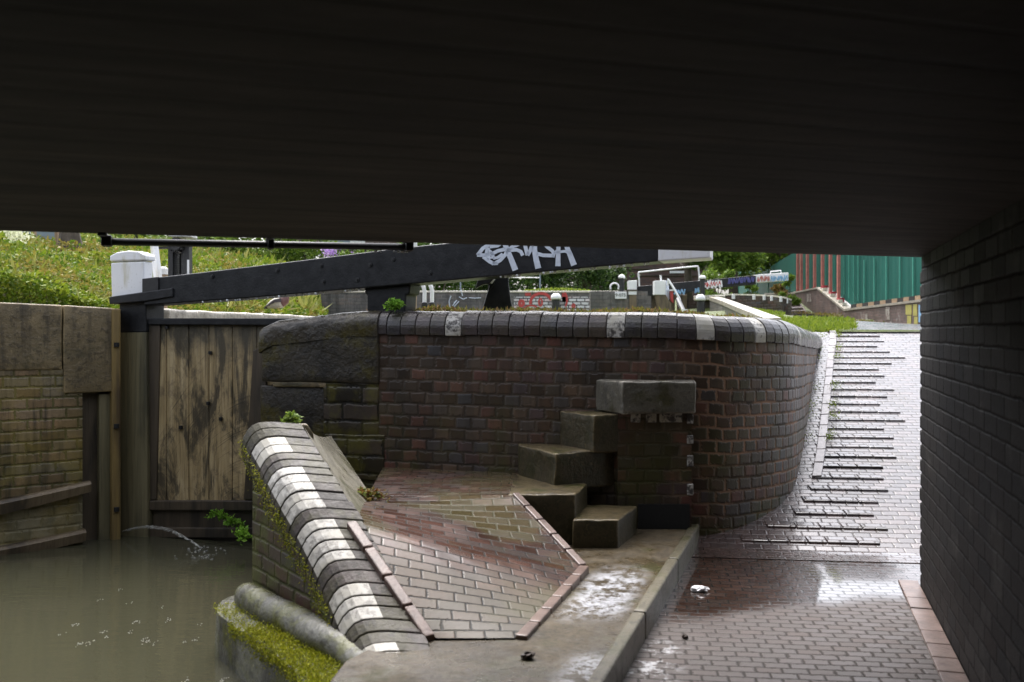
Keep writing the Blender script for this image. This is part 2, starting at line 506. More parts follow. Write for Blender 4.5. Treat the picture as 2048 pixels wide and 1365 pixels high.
def coping_mat(name, base, alt, rough=.2, grime=0.0, spec=.5):
    N = NT(name); p = N.pos()
    ri = N.n('ShaderNodeNewGeometry').outputs['Random Per Island']
    a = N.noise(p, 14, 6, .65); b = N.noise(p, 60, 4)
    c = N.mix(ri, base, alt)
    c = N.mix(N.m('MULTIPLY', N.ss(a, .45, .7), .7), c, (.025, .022, .018))
    if grime:
        k = N.noise(p, 4.2, 8, .7); k2 = N.noise(p, 22, 6, .7)
        c = N.mix(N.m('MULTIPLY', N.ss(k, .44, .58), grime), c, (.050, .046, .017))
        c = N.mix(N.m('MULTIPLY', N.ss(k2, .52, .62), grime), c, (.020, .018, .012))
    return N.fin(c, N.m('ADD', rough, N.m('MULTIPLY', a, .3)), N.m('ADD', a, N.m('MULTIPLY', b, .7)), .006, .7, spec)
M['coping'] = coping_mat('blue_coping_brick', (.040, .038, .040), (.075, .056, .054), .10, .35)
M['wing_coping'] = coping_mat('wet_wing_coping_brick', (.036, .032, .030), (.075, .058, .052), .38, .75, .28)
def worn_white(name, thr, under=(.06, .055, .05)):
    N = NT(name); p = N.pos()
    a = N.noise(p, 26, 7, .7); b = N.noise(p, 5, 3)
    k = N.ss(N.m('ADD', a, N.m('MULTIPLY', N.m('SUBTRACT', b, .5), .5)), thr - .06, thr + .10)
    c = N.mix(k, under, N.mix(N.ss(b, .3, .7), (.50, .49, .46), (.34, .32, .26)))
    return N.fin(c, .45, a, .004, .5)
M['coping_white'] = worn_white('worn_white_paint', .36)
M['band_white'] = worn_white('greyed_white_paint', .42, (.22, .21, .185))
M['coping_worn'] = worn_white('flaking_white_paint', .47)

def stone_mat(name, c0, c1, moss=(.035, .04, .01), mt=.55, rough=.45, msc=3.0, streak=0.0, edge=.7, steep_dark=0.0):
    N = NT(name); p = N.pos()
    a = N.noise(p, 5, 7, .65); b = N.noise(p, 40, 5, .6); k = N.noise(p, msc, 5, .6)
    c = N.ramp(a, [(.3, c0), (.7, c1)])
    c = N.mix(N.m('MULTIPLY', N.ss(b, .5, .75), .5), c, tuple(x * .4 for x in c0))
    if streak:
        st = N.ss(N.noise(N.scaled(p, (6, 6, .5)), 1.4, 5), .48, .68)
        c = N.mix(N.m('MULTIPLY', st, streak), c, tuple(x * .25 for x in c0))
    c = N.mix(N.ss(k, mt, mt + .12), c, moss)
    f2 = N.noise(p, 16, 7, .75)
    if steep_dark:
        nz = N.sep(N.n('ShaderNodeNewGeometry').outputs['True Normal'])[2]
        c = N.mix(N.m('MULTIPLY', N.m('MULTIPLY', N.ss(nz, .75, .35), N.ss(f2, .66, .42)), steep_dark), c, (.020, .019, .008))  # darkens steep faces in noisy patches, level tops keep their colour
    pt = N.n('ShaderNodeNewGeometry').outputs['Pointiness']
    c = N.mix(N.m('MULTIPLY', N.ss(pt, .515, .57), N.m('MULTIPLY', N.ss(f2, .3, .55), edge)), c, tuple(min(1, x * 2.4) for x in c1))
    c = N.mix(N.m('MULTIPLY', N.ss(f2, .5, .62), .7), c, tuple(x * .3 for x in c0))
    c = N.mix(N.m('MULTIPLY', N.ss(f2, .42, .34), .4), c, tuple(min(1, x * 1.5) for x in c1))
    return N.fin(c, N.m('ADD', rough - .1, N.m('MULTIPLY', f2, .3)), N.m('ADD', N.m('ADD', a, N.m('MULTIPLY', b, .25)), N.m('MULTIPLY', f2, .6)), .014, .8)
M['quoin'] = stone_mat('dark_quoin_stone', (.018, .015, .010), (.042, .034, .022), moss=(.055, .045, .008), mt=.50, rough=.3, streak=.6, edge=.3)
M['cap_stone'] = stone_mat('wet_cap_stone', (.026, .021, .014), (.055, .045, .030), moss=(.055, .045, .008), mt=.50, rough=.24, edge=.1, streak=.4)
M['left_stone'] = stone_mat('brown_wall_stone', (.11, .083, .04), (.20, .15, .075), moss=(.04, .038, .016), mt=.53, streak=.8, msc=1.8)
M['step'] = stone_mat('wet_step_stone', (.06, .046, .022), (.13, .10, .052), moss=(.04, .04, .009), mt=.52, rough=.28, msc=5, steep_dark=.9)
M['kerb_stone'] = stone_mat('wet_kerb_stone', (.055, .048, .03), (.11, .095, .06), moss=(.04, .04, .009), mt=.49, rough=.34, msc=5, edge=.22)
M['step_pale'] = stone_mat('pale_step_stone', (.085, .08, .066), (.20, .185, .15), moss=(.06, .055, .016), mt=.50, rough=.3, msc=4, steep_dark=.5)
M['lock_coping'] = stone_mat('pale_coping_stone', (.26, .23, .18), (.42, .39, .33), moss=(.20, .17, .05), mt=.58, rough=.35)
M['torus'] = stone_mat('wet_nosing_stone', (.055, .055, .042), (.13, .13, .11), moss=(.085, .088, .012), mt=.46, rough=.22, msc=6)

def concrete(name, c0, c1, lime=True):
    N = NT(name); p = N.pos(); s = N.sep(p)
    a = N.noise(p, 3.4, 9, .75); b = N.noise(p, 38, 6, .75); k = N.noise(p, 9.0, 8, .8)
    c = N.ramp(a, [(.38, c0), (.62, c1)])
    c = N.mix(N.m('MULTIPLY', N.ss(b, .5, .62), .6), c, tuple(x * .35 for x in c0))
    ro = N.m('ADD', .18, N.m('ADD', N.m('MULTIPLY', N.ss(N.noise(p, 1.9, 6, .7), .42, .6), .45), N.m('MULTIPLY', b, .15)))
    if lime:
        # frothy lime stain on the strip beside the kerb
        vv = N.m('SUBTRACT', N.m('MULTIPLY', s[0], .96), N.m('MULTIPLY', s[1], .281))
        strip = N.m('MULTIPLY', N.ss(N.m('ABSOLUTE', N.m('ADD', vv, .93)), .20, .08), N.m('MULTIPLY', N.ss(s[1], 4.45, 4.75), N.ss(s[1], 5.7, 5.2)))
        near = N.m('MULTIPLY', N.ss(vv, -.95, -.8), N.ss(s[1], 4.15, 3.95))
        kk = N.m('MULTIPLY', N.ss(k, .46, .52), N.m('MAXIMUM', strip, near))
        c = N.mix(N.m('MULTIPLY', kk, N.ss(b, .32, .55)), c, (.42, .43, .46))
    c = N.mix(N.m('MULTIPLY', N.ss(N.noise(p, 2.7, 5), .52, .66), .6), c, (.05, .052, .015))
    return N.fin(c, ro, N.m('ADD', a, N.m('MULTIPLY', b, .5)), .012, .7, .35)
M['apron'] = concrete('wet_apron_concrete', (.042, .031, .016), (.10, .076, .042))
M['fillet'] = concrete('cement_fillet', (.16, .15, .12), (.24, .22, .17), lime=False)

def deck_mat():
    N = NT('soffit_concrete'); p = N.pos(); s = N.sep(p)
    u = N.m('ADD', N.m('MULTIPLY', s[0], .953), N.m('MULTIPLY', s[1], .302))
    v = N.m('SUBTRACT', N.m('MULTIPLY', s[1], .953), N.m('MULTIPLY', s[0], .302))
    q = N.comb(N.m('MULTIPLY', u, .9), N.m('MULTIPLY', v, 6.0), 0.0)
    a = N.noise(q, 1.0, 9, .72, .4); b = N.noise(p, 30, 5, .6); g = N.noise(p, .8, 4)
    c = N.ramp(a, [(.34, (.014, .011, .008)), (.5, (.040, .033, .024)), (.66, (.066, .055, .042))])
    bo = N.m('FRACT', N.m('DIVIDE', v, .16))
    line = N.ss(N.m('MINIMUM', bo, N.m('SUBTRACT', 1.0, bo)), .05, .01)
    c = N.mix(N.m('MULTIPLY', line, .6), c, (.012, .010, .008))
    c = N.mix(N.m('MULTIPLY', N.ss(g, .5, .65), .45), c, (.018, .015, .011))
    return N.fin(c, .75, N.m('SUBTRACT', N.m('ADD', N.m('MULTIPLY', a, .7), N.m('MULTIPLY', b, .2)), N.m('MULTIPLY', line, .6)), .015, .7, .25)
M['deck'] = deck_mat()

def gate_wood(name, c0, c1, dark, seed=0.0):
    N = NT(name); p = N.pos()
    q = N.vm('ADD', N.scaled(p, (9.0, 9.0, .55)), (seed, 0, 0))
    a = N.noise(q, 1.6, 7, .65, .4)
    g = N.noise(N.scaled(p, (34, 34, 1.4)), 1.5, 4, .6)
    big = N.noise(N.vm('ADD', N.scaled(p, (2.4, 2.4, .5)), (seed * 2, 0, 3.1)), 1.3, 4, .6)
    c = N.ramp(a, [(.3, c0), (.55, c1), (.75, tuple(x * 1.15 for x in c1))])
    c = N.mix(N.m('MULTIPLY', N.ss(g, .5, .7), .5), c, tuple(x * .5 for x in c0))
    c = N.mix(N.m('MULTIPLY', N.ss(big, .50, .64), .85), c, dark)
    return N.fin(c, N.m('ADD', .35, N.m('MULTIPLY', g, .3)), N.m('ADD', a, N.m('MULTIPLY', g, .7)), .008, .8)
def planks_mat():
    N = NT('stained_gate_planks'); p = N.pos(); s = N.sep(p)
    a = N.noise(N.scaled(p, (11, 11, .8)), 1.6, 8, .7, .5)
    g = N.noise(N.scaled(p, (40, 40, 1.6)), 1.5, 4, .6)
    big = N.noise(N.scaled(p, (2.6, 2.6, .9)), 1.7, 8, .72, .6)
    blot = N.noise(p, 5.5, 8, .75)
    c = N.ramp(a, [(.3, (.19, .135, .06)), (.5, (.40, .30, .15)), (.7, (.54, .43, .25))])
    c = N.mix(N.m('MULTIPLY', N.ss(g, .5, .7), .5), c, (.09, .065, .035))
    c = N.mix(N.m('MULTIPLY', N.ss(blot, .52, .64), .5), c, (.10, .075, .05))
    # arc shaped scrapes left by boats
    q = N.m('ADD', N.m('MULTIPLY', s[2], 70.0), N.m('MULTIPLY', N.m('POWER', N.m('ABSOLUTE', N.m('ADD', s[0], 2.0)), 2.0), 55.0))
    sc = N.noise(N.comb(N.m('MULTIPLY', s[0], 1.6), q, 0.0), 1.0, 4, .7)
    c = N.mix(N.m('MULTIPLY', N.m('MULTIPLY', N.ss(sc, .55, .66), N.ss(N.noise(p, 2.4, 3), .45, .6)), .75), c, (.035, .028, .02))
    c = N.mix(N.m('MULTIPLY', N.ss(big, .46, .58), .85), c, (.030, .026, .018))
    c = N.mix(N.m('MULTIPLY', N.ss(N.m('ADD', s[2], N.m('MULTIPLY', blot, .5)), 1.45, 1.8), .75), c, (.05, .045, .03))
    return N.fin(c, N.m('ADD', .35, N.m('MULTIPLY', g, .3)), N.m('ADD', N.m('ADD', a, N.m('MULTIPLY', g, .7)), N.m('MULTIPLY', sc, .5)), .010, .9)
M['planks'] = planks_mat()
M['post_wood'] = gate_wood('algae_post_wood', (.09, .08, .042), (.15, .13, .07), (.05, .047, .028), 3.7)
M['jamb'] = gate_wood('rusty_jamb_wood', (.13, .09, .035), (.21, .145, .05), (.05, .032, .016), 8.1)
M['dark_wood'] = gate_wood('wet_dark_wood', (.045, .034, .022), (.075, .057, .036), (.018, .015, .011), 5.2)
M['rail_wood'] = gate_wood('fender_wood', (.10, .07, .04), (.16, .12, .07), (.03, .023, .015), 1.9)
M['black'] = plain('black_paint', (.008, .009, .011), .42, .3, 11, .5, .3, col2=(.022, .023, .025))
M['black_iron'] = plain('black_iron', (.014, .014, .015), .45, .4, 20, .4)
M['white'] = plain('white_paint', (.74, .74, .74), .42, .08, 5, .2)
def white_dirty():
    N = NT('weathered_white_paint'); p = N.pos()
    a = N.noise(N.scaled(p, (5, 5, 1.2)), 2.0, 6, .6); b = N.noise(p, 50, 4)
    c = N.mix(N.ss(a, .5, .72), (.76, .77, .78), (.55, .53, .42))
    c = N.mix(N.m('MULTIPLY', N.ss(b, .62, .72), .5), c, (.3, .27, .22))
    return N.fin(c, .4, N.m('ADD', a, b), .003, .25)
M['white_old'] = white_dirty()
M['spray'] = plain('pale_blue_spray_paint', (.62, .68, .76), .45, .12, 25, .1)
M['spray_red'] = plain('red_spray_paint', (.42, .05, .045), .5, .2, 12, .1)
M['spray_blue'] = plain('blue_spray_paint', (.08, .08, .24), .5, .2, 12, .1)
M['spray_sky'] = plain('light_blue_spray_paint', (.22, .40, .58), .5, .2, 12, .1)
M['spray_yellow'] = plain('yellow_spray_paint', (.36, .33, .09), .5, .2, 12, .1)
M['red_steel'] = plain('pinkish_red_steel', (.46, .17, .14), .5, .2, 6, .15)
M['red_plastic'] = plain('red_block_paint', (.36, .035, .05), .5, .2, 6, .15)
M['pink_kerb'] = plain('pink_kerb_tile', (.13, .085, .07), .34, .3, 11, .5, col2=(.22, .155, .13))
M['timber'] = plain('raw_timber', (.26, .18, .11), .6, .3, 9, .3)
M['grey_fence'] = plain('blue_grey_fence', (.20, .25, .30), .5, .2, 2, .2)
M['bark'] = plain('tree_bark', (.07, .055, .04), .8, .4, 6, .9)
M['litter'] = plain('crumpled_tissue', (.8, .8, .82), .6, .05, 30, .3)
M['brown_leaf'] = plain('dead_leaf', (.05, .03, .022), .5, .4, 30, .5)
M['foam'] = plain('white_foam', (.5, .5, .46), .4, .1, 50, .3)
M['hole_shade'] = plain('painted_recess_shade', (.008, .008, .007), .8, .3, 8, .3)  # flat black stands in for the dark inside openings, gaps and bolt holes

def green_sheet():
    N = NT('green_sheet_metal'); p = N.pos()
    a = N.noise(N.scaled(p, (1, 1, .25)), 1.2, 5); b = N.noise(p, 6, 4)
    c = N.ramp(a, [(.3, (.004, .075, .058)), (.7, (.008, .105, .080))])
    return N.fin(c, .6, b, .003, .15, .25)
M['green_sheet'] = green_sheet()
M['green_seam'] = plain('pale_green_seam', (.07, .30, .23), .4, .15, 3, .1)  # lighter green for the seams and the far posts

def leaf_mat(name, stops, trans=.35, patches=None):
    N = NT(name)
    g = N.n('ShaderNodeNewGeometry')
    ri = g.outputs['Random Per Island']
    p = g.outputs['Position']
    k = N.noise(p, 1.1, 4, .6)
    f = N.m('ADD', N.m('MULTIPLY', ri, .55), N.m('MULTIPLY', k, .55))
    c = N.ramp(f, stops)
    if patches:
        pk = N.ss(N.noise(N.vm('ADD', p, (7.3, 1.1, 0)), patches[1], 4, .6), patches[2], patches[2] + .1)
        c = N.mix(N.m('MULTIPLY', N.m('MULTIPLY', pk, N.ss(ri, .15, .5)), .42), c, patches[0])
    N.fin(c, .5, spec=.2)
    tr = N.n('ShaderNodeBsdfTranslucent')
    N.put(tr.inputs['Color'], c)
    mx = N.n('ShaderNodeMixShader')
    mx.inputs[0].default_value = trans
    N.t.links.new(N.b.outputs[0], mx.inputs[1]); N.t.links.new(tr.outputs[0], mx.inputs[2])
    out = [n for n in N.t.nodes if n.type == 'OUTPUT_MATERIAL'][0]
    N.t.links.new(mx.outputs[0], out.inputs['Surface'])
    return N.mat
M['bank_leaf'] = leaf_mat('bank_leaves', [(.2, (.05, .10, .012)), (.5, (.14, .21, .016)), (.75, (.21, .26, .022)), (1, (.26, .28, .06))], .35, ((.30, .13, .07), .8, .46))
M['tree_leaf'] = leaf_mat('tree_leaves', [(.2, (.025, .055, .012)), (.55, (.06, .115, .018)), (.9, (.13, .19, .03))])
M['lime_leaf'] = leaf_mat('bright_tree_leaves', [(.2, (.05, .10, .015)), (.55, (.12, .20, .025)), (.9, (.22, .30, .05))])
M['dark_leaf'] = leaf_mat('dark_bush_leaves', [(.2, (.018, .04, .012)), (.55, (.04, .08, .018)), (.9, (.09, .14, .03))])
M['orange_leaf'] = leaf_mat('orange_bush_leaves', [(.2, (.12, .07, .02)), (.55, (.22, .14, .04)), (.9, (.20, .20, .05))])
M['grass_leaf'] = leaf_mat('grass_blades', [(.2, (.09, .14, .015)), (.55, (.17, .24, .02)), (.9, (.26, .30, .04))])
M['weed_leaf'] = leaf_mat('coping_weeds', [(.2, (.09, .09, .015)), (.5, (.16, .16, .03)), (.75, (.20, .12, .05)), (1, (.24, .17, .10))])
M['moss_leaf'] = leaf_mat('ledge_moss', [(.2, (.17, .20, .014)), (.5, (.30, .32, .02)), (.9, (.42, .40, .04))], .3)
M['fern_leaf'] = leaf_mat('fern_fronds', [(.2, (.10, .22, .02)), (.6, (.18, .36, .04)), (.9, (.24, .42, .05))])
M['red_weed'] = leaf_mat('red_green_weed', [(.2, (.16, .05, .03)), (.5, (.18, .10, .03)), (.9, (.16, .22, .05))])
M['purple'] = leaf_mat('purple_petals', [(.2, (.25, .13, .42)), (.6, (.38, .22, .55)), (.9, (.6, .5, .7))])
M['cream'] = leaf_mat('cream_umbels', [(.2, (.5, .52, .35)), (.6, (.66, .68, .5)), (.9, (.75, .75, .62))])

def soil():
    N = NT('bank_soil'); p = N.pos()
    a = N.noise(p, 2.0, 7, .65); b = N.noise(p, 22, 5)
    c = N.ramp(a, [(.3, (.05, .05, .015)), (.5, (.09, .10, .02)), (.7, (.12, .075, .045))])
    return N.fin(c, .8, b, .05, .8)
M['soil'] = soil()
def lawn():
    N = NT('lawn_soil'); p = N.pos()
    a = N.noise(p, 1.2, 7, .65); b = N.noise(p, 30, 5)
    c = N.ramp(a, [(.3, (.05, .075, .014)), (.6, (.085, .11, .02)), (.8, (.09, .075, .04))])
    return N.fin(c, .7, b, .05, .8)
M['lawn'] = lawn()
M['wet_path'] = plain('wet_grey_path', (.15, .125, .12), .22, .3, 3, .5)
def water():
    N = NT('murky_canal_water'); p = N.pos()
    r1 = N.noise(N.scaled(p, (3.0, 9.0, 1)), 1.3, 4, .55)
    r2 = N.noise(N.scaled(p, (10, 26, 1)), 1.6, 3, .5)
    k = N.noise(p, .5, 3)
    c = N.ramp(k, [(.35, (.040, .039, .024)), (.65, (.050, .049, .030))])
    return N.fin(c, .05, N.m('ADD', r1, N.m('MULTIPLY', r2, .35)), .010, .22, .6)
M['water'] = water()

# ------------------------------------------------------------------ the setting: ground, water, towpath, ramp
Wz = -0.25
mb = MB().grid(lambda a, b: (lerp(-600, 600, a), lerp(-600, 600, b), -1.3), 4, 4)
tag(mb.build('ground', M['soil']), kind='structure')
mb = MB().grid(lambda a, b: (lerp(-22, .5, a), lerp(-60, 9.6, b), Wz), 20, 60)
tag(mb.build('water', M['water']), kind='structure')

def VU(v_, u_):
    return (.96 * v_ + .281 * u_, -.281 * v_ + .96 * u_)

# ramp frame: rows run along (.993,-.119)
RS, RC, RK = 6.68, 11.94, .285
def rr(x, y): return .119 * x + .993 * y
def rampz(x, y): return min(max(0.0, RK * (rr(x, y) - RS)), 1.5)

# towpath under and before the bridge
mb = MB().prism([VU(-.72, -60), VU(.80, -60), VU(.80, 6.0), VU(3.2, 6.0), (4.4, 6.6), (-0.2, 7.1), VU(-.75, 6.95)], -1.0, 0.0)
tag(mb.build('towpath', M['towpath']), kind='structure')
# brick edging by the tunnel wall
mb = MB()
uu = -6.0
while uu < 6.08:
    L = .20 + random.uniform(-.01, .01)
    a, b = VU(.625, uu + .004), VU(.735, uu + L - .004)
    c0, c1 = VU(.735, uu + .004), VU(.625, uu + L - .004)
    mb.prism([a, c0, b, c1], -.05, .012 + random.uniform(-.003, .003))
    uu += L
tag(mb.build('towpath_edging', M['pink_kerb'], bevel=.004), kind='structure')

# ramp surface with rows following the slope
def ramp_pt(a, b):
    r_ = lerp(RS - .25, RC + .02, b)
    x = lerp(-.9, 6.2, a)
    x0 = x
    y = (r_ - .119 * x0) / .993
    return (x0, y, max(.004, rampz(x0, y)) if r_ > RS else .004)
mb = MB().grid(ramp_pt, 50, 60)
ramp = mb.build('ramp', M['ramp'])
tag(ramp, kind='structure')
# raised anti-slip ribs, each a row of brick standing proud of the ramp
M['rib'] = plain('wet_rib_brick', (.15, .13, .13), .2, .35, 12, .4)
def wall_base_x(y):
    ys = [6.7, 6.94, 7.4, 8.14, 9.3, 10.5, 11.2, 12.2]
    xs = [1.33, 1.74, 2.2, 2.49, 2.92, 3.36, 3.63, 3.95]
    return float(np.interp(y, ys, xs))
for k in range(25):
    r_ = RS + .12 + k * .2065
    mb = MB()
    ym = (r_ - .119 * gx(1700, r_)) / .993
    xs = gx([1490, 1540, 1595, 1612, 1625][k] if k < 5 else lerp(1632, 1672, (k - 5) / 19), ym)
    xe = gx(random.uniform(1745, 1775) if k > 1 else 1742, ym)
    x = xs; hr = random.uniform(.014, .017)
    while x < xe:
        L = random.uniform(.12, .22)
        dz = random.uniform(-.0015, .0015); dr = random.uniform(-.003, .003)
        pts = []
        for (xx, r2) in ((x + .001, r_ + dr), (x + L - .001, r_ + dr), (x + L - .001, r_ + dr + .10), (x + .001, r_ + dr + .10)):
            pts.append((xx, (r2 - .119 * xx) / .993))
        mb.prism(pts, [rampz(*p) - .03 for p in pts], [rampz(*pts[0]) + hr + dz, rampz(*pts[1]) + hr + dz, rampz(*pts[2]) + .004 + dz, rampz(*pts[3]) + .004 + dz])
        x += L
    mb.build('rib', M['ramp'], ramp, bevel=.008)
# drain channel kerb beside the curved wall
mb = MB()
for y in np.arange(7.6, 12.0, .26):
    x0, x1 = wall_base_x(y), wall_base_x(y + .25)
    pts = [(x0 + .12, y + .004), (x0 + .2, y + .004), (x1 + .2, y + .25), (x1 + .12, y + .25)]
    mb.prism(pts, -.1, [rampz(*p) + .022 + random.uniform(-.003, .003) for p in pts])
tag(mb.build('drain_kerb', M['rib'], bevel=.006), kind='structure')

# ------------------------------------------------------------------ bridge
CE = 1.945
bridge = thing('bridge', (1.9, 5.5, 0), 'low concrete bridge over the canal and towpath, dark underside filling the top', 'bridge')
ed = (E1 - E0).normalized()
A_ = E0 - ed * 9; B_ = E1 + ed * 6
mb = MB().prism([A_, B_, (B_.x, -60), (A_.x, -60)], CE, CE + .9)
mb.build('deck', M['deck'], bridge)
mb = MB()
p0 = VU(.74, -60); p1 = VU(.74, 6.02)
q0 = VU(3.6, -60); q1 = VU(3.6, 6.02)
mb.prism([p0, p1, q1, q0], -.6, CE - .003)
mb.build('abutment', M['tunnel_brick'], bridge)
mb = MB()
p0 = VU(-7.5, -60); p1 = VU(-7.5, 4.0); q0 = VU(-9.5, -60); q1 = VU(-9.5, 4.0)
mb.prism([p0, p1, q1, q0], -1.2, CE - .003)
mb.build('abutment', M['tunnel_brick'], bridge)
# end quoins of the abutment with chipped edge
mb = MB()
z = -.1; k = 0
while z < CE - .1:
    L = .22 if k % 2 else .11
    c = VU(.735 + L / 2 + .005, 6.055)
    mb.box((c[0], c[1], z + .042), (L, .09 + random.uniform(-.008, .012), .078), R(-16.3))
    z += .0855; k += 1
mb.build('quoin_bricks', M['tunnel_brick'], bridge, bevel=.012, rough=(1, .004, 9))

# pipe under the bridge edge
pa, pb = Vector((-1.847, 4.33, 1.9125)), Vector((-.517, 4.752, 1.926))
pipe = thing('pipe', pa, 'thin black pipe clamped along the outer edge of the bridge underside', 'pipe')
MB().tube([pa, pb], .017, 12).build('pipe_run', M['black_iron'], pipe, smooth=True)
for t, ww in ((0, .045), (.52, .03), (1, .04)):
    c = pa.lerp(pb, t)
    mb = MB().box((c.x, c.y, c.z + .004), (ww, .07, .05), math.atan2(ed.y, ed.x))
    mb.box((c.x, c.y - .04, c.z + .028), (ww * .8, .12, .02), math.atan2(ed.y, ed.x))
    mb.build('pipe_bracket', M['black_iron'], pipe, bevel=.006)

# ------------------------------------------------------------------ curved lock wall with bullnose coping
wall_pts = [(-1.25, 7.42), (-.4, 7.18), (.4, 6.95), (.9, 6.82), (1.33, 6.75), (1.74, 6.92), (2.15, 7.35), (2.49, 8.14), (2.92, 9.3), (3.36, 10.5), (3.66, 11.3), (3.82, 12.1), (3.72, 12.8), (3.3, 13.3)]
WP, WS = spline(wall_pts, 200)
def wall_top(x, y):
    s_ = np.interp(y if x > 1.5 else 0, [0, 6.9, 8.1, 10.3, 11.5, 13.4], [1.66, 1.612, 1.565, 1.505, 1.50, 1.50])
    return float(s_) if x > 1.5 else float(np.interp(x, [-1.3, 1.0, 1.5], [1.672, 1.645, 1.618]))
lock_wall = thing('lock_wall', (1.33, 6.8, 0), 'curved dark brick lock wall with rounded coping and a stone end beside the gate', 'wall')
tang = np.gradient(WP, axis=0); tang /= np.linalg.norm(tang, axis=1)[:, None]
outn = np.stack([tang[:, 1], -tang[:, 0]], 1)          # towards the towpath side
V, U = [], []
for i in range(200):
    x, y = WP[i]; zt = wall_top(x, y) - .17
    for j in range(9):
        z = lerp(-.5, zt, j / 8)
        V.append((x, y, z)); U.append((WS[i], z - zt))
F = [(i * 9 + j, (i + 1) * 9 + j, (i + 1) * 9 + j + 1, i * 9 + j + 1) for i in range(199) for j in range(8)]
mb = MB().add(V, F, 0, U)
mb.build('wall_face', M['curved_wall'], lock_wall, smooth=True)
# coping: one bullnose brick after another
def coping_brick(mb, s0, s1, dz, mi):
    prof = [(.025, -.185), (.028, -.13)] + [(.028 - .13 * (1 - math.cos(a)), -.13 + .13 * math.sin(a)) for a in np.linspace(0.15, math.pi / 2, 6)] + [(-.36, .004), (-.36, -.185)]
    V = []
    for s_ in (s0, s1):
        x, y = np.interp(s_, WS, WP[:, 0]), np.interp(s_, WS, WP[:, 1])
        ox, oy = np.interp(s_, WS, outn[:, 0]), np.interp(s_, WS, outn[:, 1])
        zt = wall_top(x, y) + dz
        for d, h in prof:
            V.append((x + ox * d, y + oy * d, zt + h))
    n = len(prof)
    F = [(k, (k + 1) % n, n + (k + 1) % n, n + k) for k in range(n)] + [tuple(range(n))[::-1], tuple(range(n, 2 * n))]
    mb.add(V, F, mi)
mb = MB(); s_ = .17
WHITE = [(905, 1), (1215, 1), (1420, 2), (1530, 2), (1601, 2), (1613, 1), (1624, 1)]
last = {}
while s_ < WS[-1] - .14:
    L = random.uniform(.112, .135)
    xm, ym = np.interp(s_ + L / 2, WS, WP[:, 0]), np.interp(s_ + L / 2, WS, WP[:, 1])
    px = 1024 + FPX * xm / ym
    mi = 0
    for wx, k in WHITE:
        half = FPX * L / ym / 2 * (1 if wx < 1580 else .45)
        if abs(px - wx) <= half and ym < 10.8 and wx not in last:
            mi = k; last[wx] = 1
    coping_brick(mb, s_ + .0025, s_ + L - .0025, random.uniform(-.005, .005), {0: 0, 1: 2, 2: 1}[mi])
    s_ += L
mb.build('coping', [M['coping'], M['coping_white'], M['coping_worn']], lock_wall, bevel=.006)
M['mortar'] = plain('coping_mortar', (.07, .055, .042), .6, .4, 20, .5)
V = []
for i in range(0, 200, 2):
    x, y = WP[i]; ox, oy = outn[i]; zt = wall_top(x, y)
    for d, h in ((.012, -.17), (.012, -.12), (-.03, -.04), (-.10, -.012), (-.37, -.012), (-.37, -.3)):
        V.append((x + ox * d, y + oy * d, zt + h))
F = [(i * 6 + k, (i + 1) * 6 + k, (i + 1) * 6 + k + 1, i * 6 + k + 1) for i in range(99) for k in range(5)]
MB().add(V, F).build('coping_bed', M['mortar'], lock_wall)

# stone quoin at the lock mouth
def quoin(px0, px1, z0, z1, setback=0.0, depth=.7, ztl=None, **kw):
    def on(px):
        k = (px - 1024) / FPX
        y = (7.04 + setback) / (1 + .29 * k)
        return Vector((k * y, y))
    a, b = on(px0), on(px1)
    d = Vector((.28, .96)) * depth
    mb = MB().prism([a, b, b + d, a + d], z0, [ztl or z1, z1, z1, ztl or z1])
    return mb.build('quoin_stone', kw.pop('mat', M['quoin']), lock_wall, smooth=True, bevel=kw.pop('bevel', .03), rough=kw.pop('rough', (5, .018, 3.5)))
quoin(521, 757, 1.10, 1.56, .0, 1.2, ztl=1.47, bevel=.02, rough=(7, .008, 4))
def qon(px):
    k = (px - 1024) / FPX
    y = 7.04 / (1 + .29 * k)
    return Vector((k * y, y))
def qcap(u, v):
    px = lerp(519, 756, u)
    b_ = qon(px); o_ = Vector((-.28, -.96))
    zt = lerp(1.585, 1.668, min(1, u * 1.25)) - .05 * max(0, .12 - u) / .12
    prof = [(.012, -.20), (.016, -.12), (.014, -.08), (.004, -.048), (-.014, -.024), (-.045, -.008), (-.10, 0), (-.5, .004), (-.9, .0), (-.9, -.3)]
    t_ = v * 9; i = min(8, int(t_)); f_ = t_ - i
    d = lerp(prof[i][0], prof[i + 1][0], f_); h = lerp(prof[i][1], prof[i + 1][1], f_)
    q = b_ + o_ * d
    w_ = mnoise.noise(Vector((u * 7, v * 3, 0))) * .010 + mnoise.noise(Vector((u * 23, v * 9, 4))) * .004
    return (q.x, q.y - w_, zt + h + w_ * .6)
mb = MB().grid(qcap, 60, 27)
mb.add([qcap(0, j / 27) for j in range(28)], [tuple(range(28))])
mb.build('cap_stone', M['cap_stone'], lock_wall, smooth=True)
quoin(545, 652, 1.065, 1.105, .01, .8, mat=M['left_stone'], bevel=.008, rough=(4, .006, 5))
quoin(520, 650, -.5, 1.07, .04, .8, bevel=.012, rough=(7, .008, 4))
quoin(646, 757, .70, 1.105, .012, .6, bevel=.010, rough=(5, .006, 5), mat=M['mossy_block'])
quoin(648, 768, .35, .705, .008, .6, bevel=.010, rough=(5, .006, 5), mat=M['mossy_block'])
